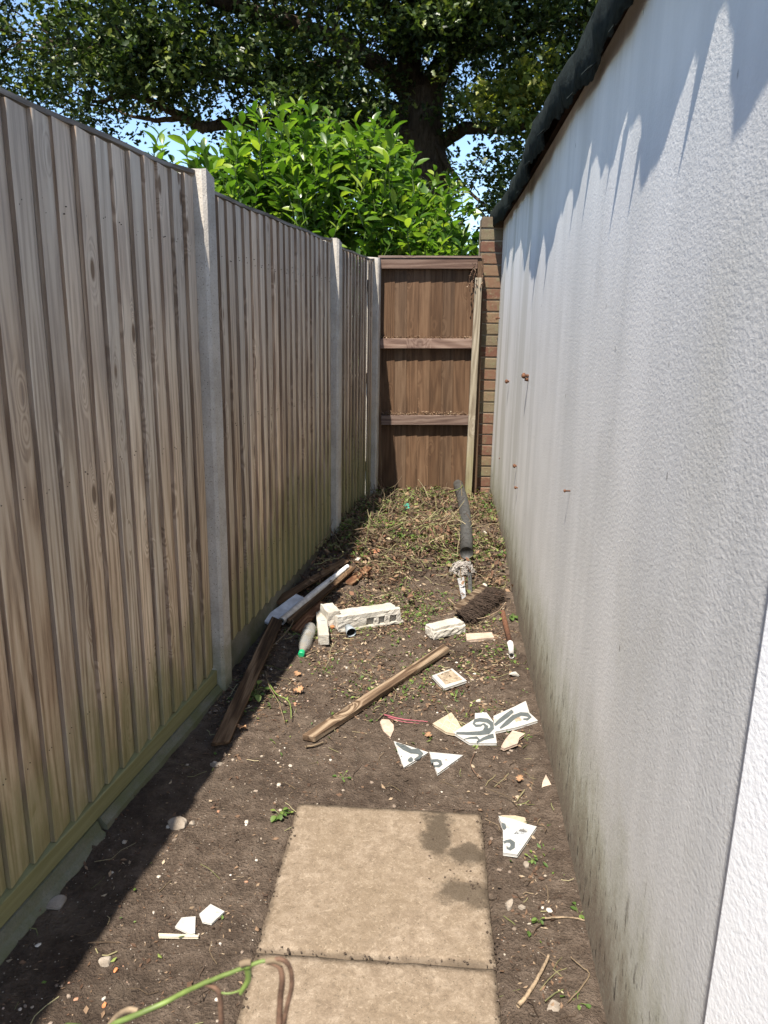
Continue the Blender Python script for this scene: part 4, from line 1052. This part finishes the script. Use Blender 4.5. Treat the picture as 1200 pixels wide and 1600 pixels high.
# netting
a = at(722, 897); nb = MB()
for _ in range(70):
    th0 = random.uniform(0, 6.3); ph0 = random.uniform(0, 1.5); ax = Vector((random.gauss(0, 1), random.gauss(0, 1), random.gauss(0, 1))).normalized(); b1 = ax.cross(Vector((.3, .5, 1))).normalized(); b2 = ax.cross(b1)
    rr = random.uniform(.6, 1.); pts = []
    for k in range(9):
        q = th0+k*.32; p = (b1*math.cos(q)+b2*math.sin(q))*rr+ax*random.uniform(-.25, .25)+Vector([random.uniform(-.08, .08) for _ in range(3)])
        pts.append(a+Vector((p.x*.085, p.y*.10, abs(p.z)*.075+.01)))
    nb.tube(pts, .0016, 4, False)
tag(nb.build('netting', M['net']), 'tangled clump of pale grey netting around the lower end of the black pipe', 'netting')
lv = []; lf = []
# broom head
A = at(712, 968); B = at(757, 934); A.z += .045; B.z += .055
d = (B-A); L = d.length; d.normalize(); s = Vector((d.y, -d.x, 0)).normalized()
bh = empty('broom_head', A); tag(bh, 'worn dark brown broom head with coarse bristles lying near the wall', 'broom head')
V = []
for t in (0, 1):
    p = d*L*t
    for k in ((-.02, .004), (.022, -.012), (.022, .012), (-.02, .028)): V.append(tuple(p+s*k[0]+Vector((0, 0, k[1]))))
MB().add(V, [(3, 2, 1, 0), (4, 5, 6, 7), (0, 1, 5, 4), (1, 2, 6, 5), (2, 3, 7, 6), (3, 0, 4, 7)]).build('head_block', M['plank2'], bh, bevel=.004)
br = MB()
for _ in range(2600):
    t = random.random(); k = random.uniform(-.018, .02); p = d*L*t+s*(k+.012)+Vector((0, 0, .0+random.uniform(-.01, .016)))
    e = p+s*random.uniform(.055, .105)+d*(t-.42)*.05+Vector((random.gauss(0, .006), random.gauss(0, .006), random.gauss(-.018, .014)))
    br.tube([p, (p+e)/2+Vector((random.gauss(0, .003), random.gauss(0, .003), .004)), e], [.0014, .0013, .001], 3, True)
br.build('bristles', M['bristle'], bh)['kind'] = 'stuff'
# pinkish flat fragment, rusty pipe with white end
# tiles
def shard(pts, th, mat, name, label, cat='tile piece', lift=.004, tilt=(0, 0), group='broken tile pieces', motifs=(), zoff=None):
    c = at(sum(p[0] for p in pts)/len(pts), sum(p[1] for p in pts)/len(pts))
    z0 = c.z+lift
    def on(px, py, z):
        d = ray(px, py); zz_ = z
        for _ in range(6):
            p = CO+d*((zz_-CO.z)/d.z); zz_ = z+(p.x-c.x)*tilt[0]+(p.y-c.y)*tilt[1]
        return p
    top = [on(px, py, z0+th)-c for px, py in pts]; n_ = len(top)
    V = [tuple(p) for p in top]+[tuple(p-Vector((0, 0, th))) for p in top]
    area = sum(top[i].x*top[(i+1) % n_].y-top[(i+1) % n_].x*top[i].y for i in range(n_))
    t_ = tuple(range(n_)); t_ = t_ if area > 0 else t_[::-1]
    Fc = [t_, tuple(n_+i for i in t_[::-1])]+[(i, n_+i, n_+(i+1) % n_, (i+1) % n_) for i in range(n_)]
    root = empty(name, c) if motifs else None
    if root: tag(root, label, cat, group); o = mesh_np('tile_body', V, Fc, mat, root)
    else: o = mesh_np(name, V, Fc, mat, None, loc=c); tag(o, label, cat, group)
    b_ = o.modifiers.new('bevel', 'BEVEL'); b_.width = .001; b_.segments = 2
    for kind, mt, data in motifs:
        mb = MB()
        if kind == 'ribbon':
            P = [Vector((x, y)) for x, y, w_ in data]; W_ = [w_*(1.2 if mt is M['ink'] else 1.0) for x, y, w_ in data]; Ls = []; Rs = []
            for i in range(len(P)):
                t = (P[min(i+1, len(P)-1)]-P[max(i-1, 0)]); t.normalize(); nn = Vector((-t.y, t.x))
                Ls.append(on(*(P[i]+nn*W_[i]/2), z0+th+.0006)-c); Rs.append(on(*(P[i]-nn*W_[i]/2), z0+th+.0006)-c)
            m2 = len(P); dn = Vector((0, 0, .0016))
            mb.add(Ls+Rs+[p-dn for p in Ls]+[p-dn for p in Rs], [(i, m2+i, m2+i+1, i+1) for i in range(m2-1)]+[(i, i+1, 2*m2+i+1, 2*m2+i) for i in range(m2-1)]+[(m2+i+1, m2+i, 3*m2+i, 3*m2+i+1) for i in range(m2-1)])
        else:
            V2 = [on(x, y, z0+th+.0006)-c for x, y in data]; m2 = len(V2)
            ar = sum(V2[i].x*V2[(i+1) % m2].y-V2[(i+1) % m2].x*V2[i].y for i in range(m2)); tt = tuple(range(m2)) if ar > 0 else tuple(range(m2))[::-1]
            mb.add(V2+[p-Vector((0, 0, .0016)) for p in V2], [tt]+[(i, m2+i, m2+(i+1) % m2, (i+1) % m2) for i in range(m2)])
        mb.build('printed_motif', mt, root)
    return root or o
def cz(ox, oy, k, pts): return [(ox+p[0]/k, oy+p[1]/k)+tuple(q/k for q in p[2:]) for p in pts]
Z3 = lambda pts: cz(570, 1030, 4.0, pts)          # measured in one enlargement of the photo
Z4 = lambda pts: cz(720, 1200, 4.0, pts)
shard(Z3([(183, 513), (396, 582), (244, 675)]), .008, M['tile'], 'tile_shard', 'triangular white tile piece with a dark swirl, left of the pair by the slab', motifs=[
    ('ribbon', M['ink'], Z3([(196, 524, 10), (245, 552, 26), (290, 575, 24), (330, 575, 30), (352, 592, 26), (340, 612, 16), (310, 628, 8)])),
    ('poly', M['ink'], Z3([(272, 622), (290, 610), (303, 622), (298, 640), (280, 644), (268, 634)]))])
shard(Z3([(404, 580), (612, 600), (455, 713)]), .008, M['tile'], 'tile_shard', 'triangular white tile piece with dark curl and pale grey corner, right of the pair', lift=.006, motifs=[
    ('poly', M['ink2'], Z3([(500, 592), (606, 600), (540, 652), (522, 620)])),
    ('ribbon', M['ink'], Z3([(412, 640, 22), (430, 634, 16), (452, 632, 14), (470, 640, 18), (476, 656, 18), (462, 668, 16), (440, 668, 10), (430, 660, 4)]))])
shard(Z3([(555, 458), (690, 372), (690, 338), (760, 333), (802, 390), (824, 524), (690, 524), (655, 522)]), .009, M['tile'], 'tile_shard', 'large white tile piece with dark forked scrolls, in front of the wall side pieces', lift=.014, tilt=(0, .06), motifs=[
    ('ribbon', M['ink'], Z3([(572, 462, 12), (640, 464, 16), (720, 462, 22), (770, 452, 30), (796, 430, 22), (792, 402, 22), (765, 384, 22), (720, 378, 20), (690, 384, 18), (680, 402, 12), (695, 416, 14), (725, 414, 12), (742, 402, 6)])),
    ('ribbon', M['ink'], Z3([(700, 522, 8), (740, 498, 16), (780, 484, 22), (806, 478, 24)])),
    ('ribbon', M['ink'], Z3([(742, 402, 8), (760, 420, 20), (752, 445, 24)])),
    ('ribbon', M['ink2'], Z3([(690, 352, 14), (720, 344, 16), (756, 340, 14)])),
    ('ribbon', M['ink'], Z3([(620, 500, 4), (660, 492, 10), (700, 490, 14), (716, 504, 10), (700, 518, 6)]))])
shard(Z3([(806, 355), (930, 300), (1005, 262), (1028, 335), (1080, 383), (950, 424), (815, 452)]), .009, M['tiledirty'] and M['tile'], 'tile_shard', 'soil smeared white tile piece with dark scrolls, nearest the wall', lift=.018, tilt=(0, .1), motifs=[
    ('ribbon', M['ink'], Z3([(812, 412, 14), (850, 380, 22), (890, 350, 24), (925, 322, 18)])),
    ('ribbon', M['ink'], Z3([(845, 432, 10), (890, 396, 24), (930, 362, 24), (975, 342, 20), (1015, 346, 22), (1034, 362, 18), (1015, 376, 14), (990, 374, 8)])),
    ('ribbon', M['tiledirty'], Z3([(940, 385, 20), (960, 372, 26), (978, 382, 12)]))])
shard(Z3([(425, 402), (540, 333), (575, 378), (600, 425), (562, 466), (510, 455)]), .009, M['tileback'], 'tile_shard', 'cream tile piece lying face down with moulded grid ridges', lift=.008, motifs=[
    ('ribbon', M['ridge'], Z3([(460, 392, 4), (560, 450, 4)])), ('ribbon', M['ridge'], Z3([(500, 368, 4), (585, 425, 4)])), ('ribbon', M['ridge'], Z3([(520, 445, 4), (555, 360, 4)])), ('ribbon', M['ridge'], Z3([(480, 425, 4), (520, 350, 4)])), ('ribbon', M['ridge'], Z3([(550, 458, 4), (585, 400, 4)]))])
shard(Z3([(420, 103), (545, 58), (636, 134), (495, 182)]), .010, M['tile'], 'floor_tile', 'whole small tile topped with a layer of soil, above the broken pieces', lift=.008, motifs=[
    ('poly', M['tiledirty'], Z3([(450, 100), (540, 66), (612, 128), (530, 150), (505, 158), (480, 130)]))])
shard(Z3([(96, 392), (108, 376), (150, 378), (178, 410), (180, 440), (160, 485), (125, 455)]), .007, M['biscuit'], 'tile_shard', 'pale pink leaf shaped tile piece left of the other pieces')
shard(Z3([(852, 548), (880, 500), (925, 445), (1000, 465), (965, 490), (955, 525), (870, 558)]), .009, M['biscuit'], 'tile_shard', 'pinkish bent tile piece below the one nearest the wall', lift=.012)
shard(Z3([(1132, 725), (1172, 800), (1168, 842), (1102, 850), (1112, 770)]), .008, M['biscuit'], 'tile_shard', 'upright cream arrowhead tile piece against the foot of the wall', lift=.012, tilt=(0, .3))
shard(Z4([(238, 300), (330, 320), (405, 348), (472, 366), (412, 455), (352, 540), (268, 528), (266, 375)]), .010, M['tile'], 'tile_shard', 'largest patterned tile piece with grey petals, right of the far slab', lift=.006, motifs=[
    ('poly', M['ink2'], Z4([(325, 332), (400, 350), (466, 368), (430, 425), (395, 470), (375, 435), (330, 412), (316, 405), (340, 370)])),
    ('poly', M['tile'], Z4([(330, 412), (350, 390), (390, 378), (440, 378), (415, 402), (370, 415)])),
    ('poly', M['ink'], Z4([(254, 340), (278, 348), (286, 372), (276, 386), (265, 384)])),
    ('ribbon', M['ink'], Z4([(268, 466, 14), (285, 458, 14), (308, 456, 20), (325, 470, 26), (324, 492, 26), (306, 506, 18), (290, 500, 10), (288, 488, 4)]))])
shard(Z4([(250, 296), (340, 298), (400, 310), (410, 345), (330, 325)]), .008, M['tileback'], 'tile_shard', 'sandy tile sliver tucked behind the largest patterned piece', lift=.001)
shard([(274, 1448), (284, 1434), (305, 1432), (304, 1458), (297, 1459)], .004, M['tile'], 'tile_shard', 'plain white chip with a grey dot, left of the two on the soil', motifs=[('poly', M['ink2'], [(290, 1444), (296, 1441), (298, 1444), (292, 1447)])])
shard([(312, 1428), (329, 1413), (350, 1424), (330, 1443), (317, 1440)], .004, M['tile'], 'tile_shard', 'plain white chip on the right of the two on the soil')
shard([(248, 1458.5), (310, 1461), (309, 1464), (249, 1463)], .005, M['ridge'], 'plastic_strip', 'thin cream strip lying just below the two white chips', 'strip', group=None)
shard([(728, 990), (768, 988), (772, 996), (730, 1000)], .012, M['biscuit'], 'tile_shard', 'flat pinkish slab fragment right of the chunky white block')
for q, (a_, b_, s_, lb) in enumerate(((618, 791, 9, 'small white scrap on the heap, left of the turquoise one'), (700, 812, 9, 'white scrap beside the black pipe'), (757, 836, 7, 'white scrap on the heap near the wall'), (757, 920, 10, 'crumbly white lump above the broom head'), (803, 1058, 11, 'torn whitish scrap right of the soil topped tile'), (748, 1098, 7, 'small whitish splinter above the scroll patterned piece'), (560, 878, 8, 'pale lump in the litter above the white block'))):
    rock(a_, b_, s_*.0026*(at(a_, b_).y/4), M['white_block'], 'rubble_scrap', lb, 'rubble', 'white scraps of rubble', (1.3, .8, .6), 1.2)
shard([(629, 795), (632, 787), (638, 786), (640, 793), (634, 798)], .006, M['cyan'], 'plastic_scrap', 'turquoise plastic scrap on the weed heap before the brown panel', 'scrap', group=None, lift=.05)
# rusty pipe with a white end by the wall
a = at(785, 962); b = at(797, 1012); a.z += .02; b.z += .02
rp = empty('rusty_pipe', a); tag(rp, 'rusty brown pipe with a white end lying along the wall foot', 'pipe')
d = (b-a); MB().tube([Vector((0, 0, 0)), d], .0135, 14).build('pipe', M['rust'], rp, True)
dn = d.normalized(); w_ = at(799, 1030); w_.z += .018
MB().tube([d-dn*.01, d+dn*.03, d+dn*.032, w_-a], [.0145, .0145, .013, .0135], 14).build('white_end', M['whitepipe'], rp, True)
MB().tube([w_-a+dn*.0005, w_-a+dn*.0015], .009, 12).build('bore_shade', M['dark'], rp)  # shade of the pipe mouth, painted as a dark disc
# sticks and stalks that can be told apart
def stick(pxs, r0_, r1_, mat, label, name='stick', cat='stick', lift=.01, group=None, sides=7, hump=0):
    P = [at(*p) for p in pxs]
    for i, p in enumerate(P): p.z += lift+hump*math.sin(math.pi*i/(len(P)-1))
    mb = MB(); limb(mb, P, r0_, r1_, sides, .0008)
    return tag(mb.build(name, mat, None, True), label, cat, group)
S = 'loose sticks and stems on the soil'
stick([(857, 1498), (842, 1530), (826, 1556), (809, 1577)], .0035, .006, M['twig'], 'thick pale stick right of the near paving slab', group=S)
stick([(848, 1440), (872, 1438), (895, 1439), (913, 1443)], .003, .002, M['twig'], 'straight brown twig reaching the foot of the wall', group=S)
stick([(891, 1502), (908, 1518), (920, 1528), (912, 1545), (886, 1574)], .0015, .002, M['drystem'] and M['stalk'], 'thin yellowish bent stem by the wall near the bottom', group=S, lift=.014)
stick([(600, 1120), (622, 1126), (645, 1129), (668, 1131)], .003, .0015, M['pinkstem'], 'pinkish red stem above the pair of triangular tiles', 'stem', 'stem')
stick([(606, 1124), (628, 1131), (655, 1134)], .002, .001, M['pinkstem'], 'second thinner pinkish stem lying just under the first', 'stem', 'stem')
stick([(590, 1128), (597, 1121), (606, 1114)], .002, .002, M['stalk'], 'short straw coloured stalk touching the pink stems', group=S)
stick([(478, 1170), (492, 1168), (505, 1163)], .005, .003, M['stalk'], 'short pale stick under the lower end of the lone plank', group=S)
stick([(742, 1180), (735, 1200), (744, 1215), (752, 1223)], .0015, .001, M['drystem'], 'wiry dead stem right of the triangular tiles', group=S, lift=.015)
stick([(424, 1020), (445, 1010), (458, 990), (452, 975)], .003, .002, M['stalk'], 'curled dry stem between the dark plank and the bottle', group=S, lift=.03, hump=.04)
stick([(418, 1070), (432, 1100), (452, 1112), (455, 1130)], .003, .002, M['greenstalk'], 'wilted greenish stem drooping beside the long dark plank', group=S, lift=.02, hump=.03)
stick([(415, 1056), (420, 1085), (436, 1115), (445, 1135)], .0025, .0018, M['stalk'], 'wilted yellow stem crossing the greenish one beside the plank', group=S, lift=.02, hump=.03)
stick([(700, 945), (740, 975), (775, 966), (790, 950)], .003, .002, M['twig'], 'twig curving past the bristles of the broom head', group=S, lift=.035)
stick([(480, 880), (510, 865), (520, 838), (526, 815)], .003, .0015, M['stalk'], 'long arched dry stem standing out against the mossy fence', group=S, lift=.05, hump=.08)
stick([(700, 800), (715, 795), (722, 788)], .004, .003, M['greenstalk'], 'green stem across the black pipe', group=S, lift=.16)
# dry oak leaves
def oak_leaf(px, py, s, az, label):
    pts = []; N_ = 22
    for k in range(N_+1):
        t = k/N_; wd = math.sin(math.pi*min(1, t*1.02))**.7*.32*(1-.35*math.cos(t*math.pi*9)); pts.append((t, wd))
    V = []; Fc = []
    for t, wd in pts: V += [(s*t, -wd*s, .10*s*math.sin(t*9)+.12*s), (s*t, 0, .05*s*math.sin(t*5)), (s*t, wd*s, .10*s*math.cos(t*8)+.10*s)]
    for i in range(N_): Fc += [(i*3, i*3+3, i*3+4, i*3+1), (i*3+1, i*3+4, i*3+5, i*3+2)]
    o = mesh_np('dry_leaf', V, Fc, M['dryleaf'], None, True); a_ = at(px, py); o.location = a_+Vector((0, 0, .014)); o.rotation_euler = (random.uniform(-.3, .3), random.uniform(-.2, .2), az)
    tag(o, label, 'leaf', 'dry curled oak leaves')
M['dryleaf'] = simple('dry tan leaf', (.27, .155, .085), .8, .2, .35, 60)
oak_leaf(458, 1085, .05, .3, 'tan curled oak leaf on bare soil above the lone plank')
oak_leaf(370, 1140, .045, -.4, 'tan curled oak leaf just right of the long dark plank')
oak_leaf(470, 1060, .04, 2.5, 'reddish brown leaf below the bottle cap')
oak_leaf(672, 1158, .04, 1.8, 'small yellowish curled leaf above the right triangular tile')
oak_leaf(810, 1228, .035, 1.2, 'brown curled leaf on soil left of the arrowhead tile piece')
# little green plants
def sprig(px, py, n_, s, label, mat='weed'):
    c = at(px, py); root = empty('seedling', c); tag(root, label, 'plant', 'small green seedlings')
    V = []; Fc = []; mb = MB()
    for k in range(n_):
        az = random.uniform(0, 6.3); r_ = random.uniform(.2, 1)*s; z = random.uniform(.3, 1)*s*.8; e = Vector((math.cos(az)*r_, math.sin(az)*r_, z)); mb.tube([Vector((0, 0, 0)), e*.5+Vector((0, 0, z*.25)), e], .0008, 4, False)
        k0 = len(V); V0, F0 = variants[k % 4]; L_ = s*random.uniform(.45, .8)
        mt = Matrix.Translation(e)@Matrix.Rotation(az, 4, 'Z')@Matrix.Rotation(random.uniform(-.4, .3), 4, 'Y')@Matrix.Diagonal((L_, L_*1.6, L_, 1))
        V += [tuple(mt@Vector(p)) for p in V0.tolist()]; Fc += [tuple(k0+i for i in f) for f in F0]
    mb.build('stems', M['greenstalk'], root); mesh_np('leaves', V, Fc, M[mat], root, True)
sprig(475+60, 1217, 6, .022, 'tiny seedling on bare soil between slab and triangular tiles')
sprig(437, 1275, 12, .03, 'grassy tuft at the far left corner of the paving slab')
sprig(565, 988, 5, .035, 'green leaf cluster just below the grey cup')
sprig(620, 1003, 6, .025, 'seedling below the right end of the broken block')
sprig(833, 1345, 5, .02, 'small green leaf sprig under the largest patterned tile')
sprig(842, 1442, 5, .02, 'green sprig at the left end of the straight brown twig')
sprig(905, 1432, 6, .025, 'pale sprig touching the wall above the brown twig')
sprig(903, 1570, 6, .022, 'ivy leaf cluster by the wall at the bottom edge')
sprig(400, 1090, 16, .05, 'wilting leafy weed beside the long dark plank')
sprig(820, 1155, 5, .02, 'green leaf beside the pinkish bent tile piece')
sprig(590, 800, 14, .07, 'bright green weed tuft on the left of the heap')
sprig(560, 830, 10, .06, 'green weed tuft on the shaded edge of the heap')
sprig(630, 845, 10, .06, 'dark green weed in the middle of the heap')
sprig(775, 870, 12, .06, 'yellow green weed on the heap against the wall')
sprig(695, 800, 10, .05, 'green weed just left of the black pipe')
sprig(795, 970, 10, .05, 'green weed growing at the wall beside the rusty pipe')
sprig(690, 930, 6, .03, 'yellowish leaf left of the pale metal strip')

# ------------------------------------------------------------------ bent stalk close to the camera
fs_ = empty('bent_stalk', (-.42, .2, 0)); tag(fs_, 'bent green weed stalk with drooping withered brown leaves in the foreground', 'plant stalk')
Yn = .56
def Q(px, py, Y=Yn): return P3(px, py, Y)-Vector(fs_.location)
mb = MB(); pts = [Vector((0, 0, 0)), Vector((.03, .06, .5)), Q(40, 1720, Yn-.1), Q(160, 1612, Yn-.03), Q(250, 1570), Q(310, 1540), Q(360, 1520), Q(410, 1502), Q(432, 1501)]
limb(mb, pts, .0036, .0015, 9, .0003); mb.build('stem', M['greenstalk'], fs_, True)
mb = MB(); limb(mb, [Q(418, 1502), Q(440, 1499), Q(453, 1512), Q(456, 1540), Q(448, 1575), Q(441, 1615)], .0022, .0022, 8); mb.build('withered_leaf', M['drystem'], fs_, True)
mb = MB(); limb(mb, [Q(420, 1503), Q(436, 1510), Q(441, 1530), Q(438, 1560), Q(436, 1610)], .0022, .0030, 8); mb.build('withered_leaf', M['drystem'], fs_, True)
mb = MB(); limb(mb, [Q(320, 1538), Q(338, 1545), Q(344, 1560), Q(346, 1610)], .0018, .0028, 8); mb.build('withered_leaf', M['drystem'], fs_, True)
mb = MB(); limb(mb, [Q(165, 1612), Q(180, 1590), Q(200, 1578), Q(214, 1580)], .0022, .0028, 8); mb.build('withered_leaf', M['twig'], fs_, True)
mb = MB(); limb(mb, [Q(322, 1540), Q(345, 1551), Q(365, 1551), Q(385, 1540), Q(388, 1515)], .0009, .0009, 6); mb.build('tendril', M['greenstalk'], fs_, True)
mb = MB(); limb(mb, [Q(386, 1510), Q(388, 1530), Q(380, 1545), Q(376, 1552)], .0035, .0018, 8); mb.build('green_leaf', M['greenstalk'], fs_, True)
mb = MB(); limb(mb, [Q(376, 1507), Q(384, 1504), Q(392, 1504)], .003, .003, 8); mb.build('node', M['stalk'], fs_, True)
mb = MB(); limb(mb, [Q(416, 1502), Q(428, 1500), Q(440, 1505)], .0032, .0026, 8); mb.build('node', M['stalk'], fs_, True)
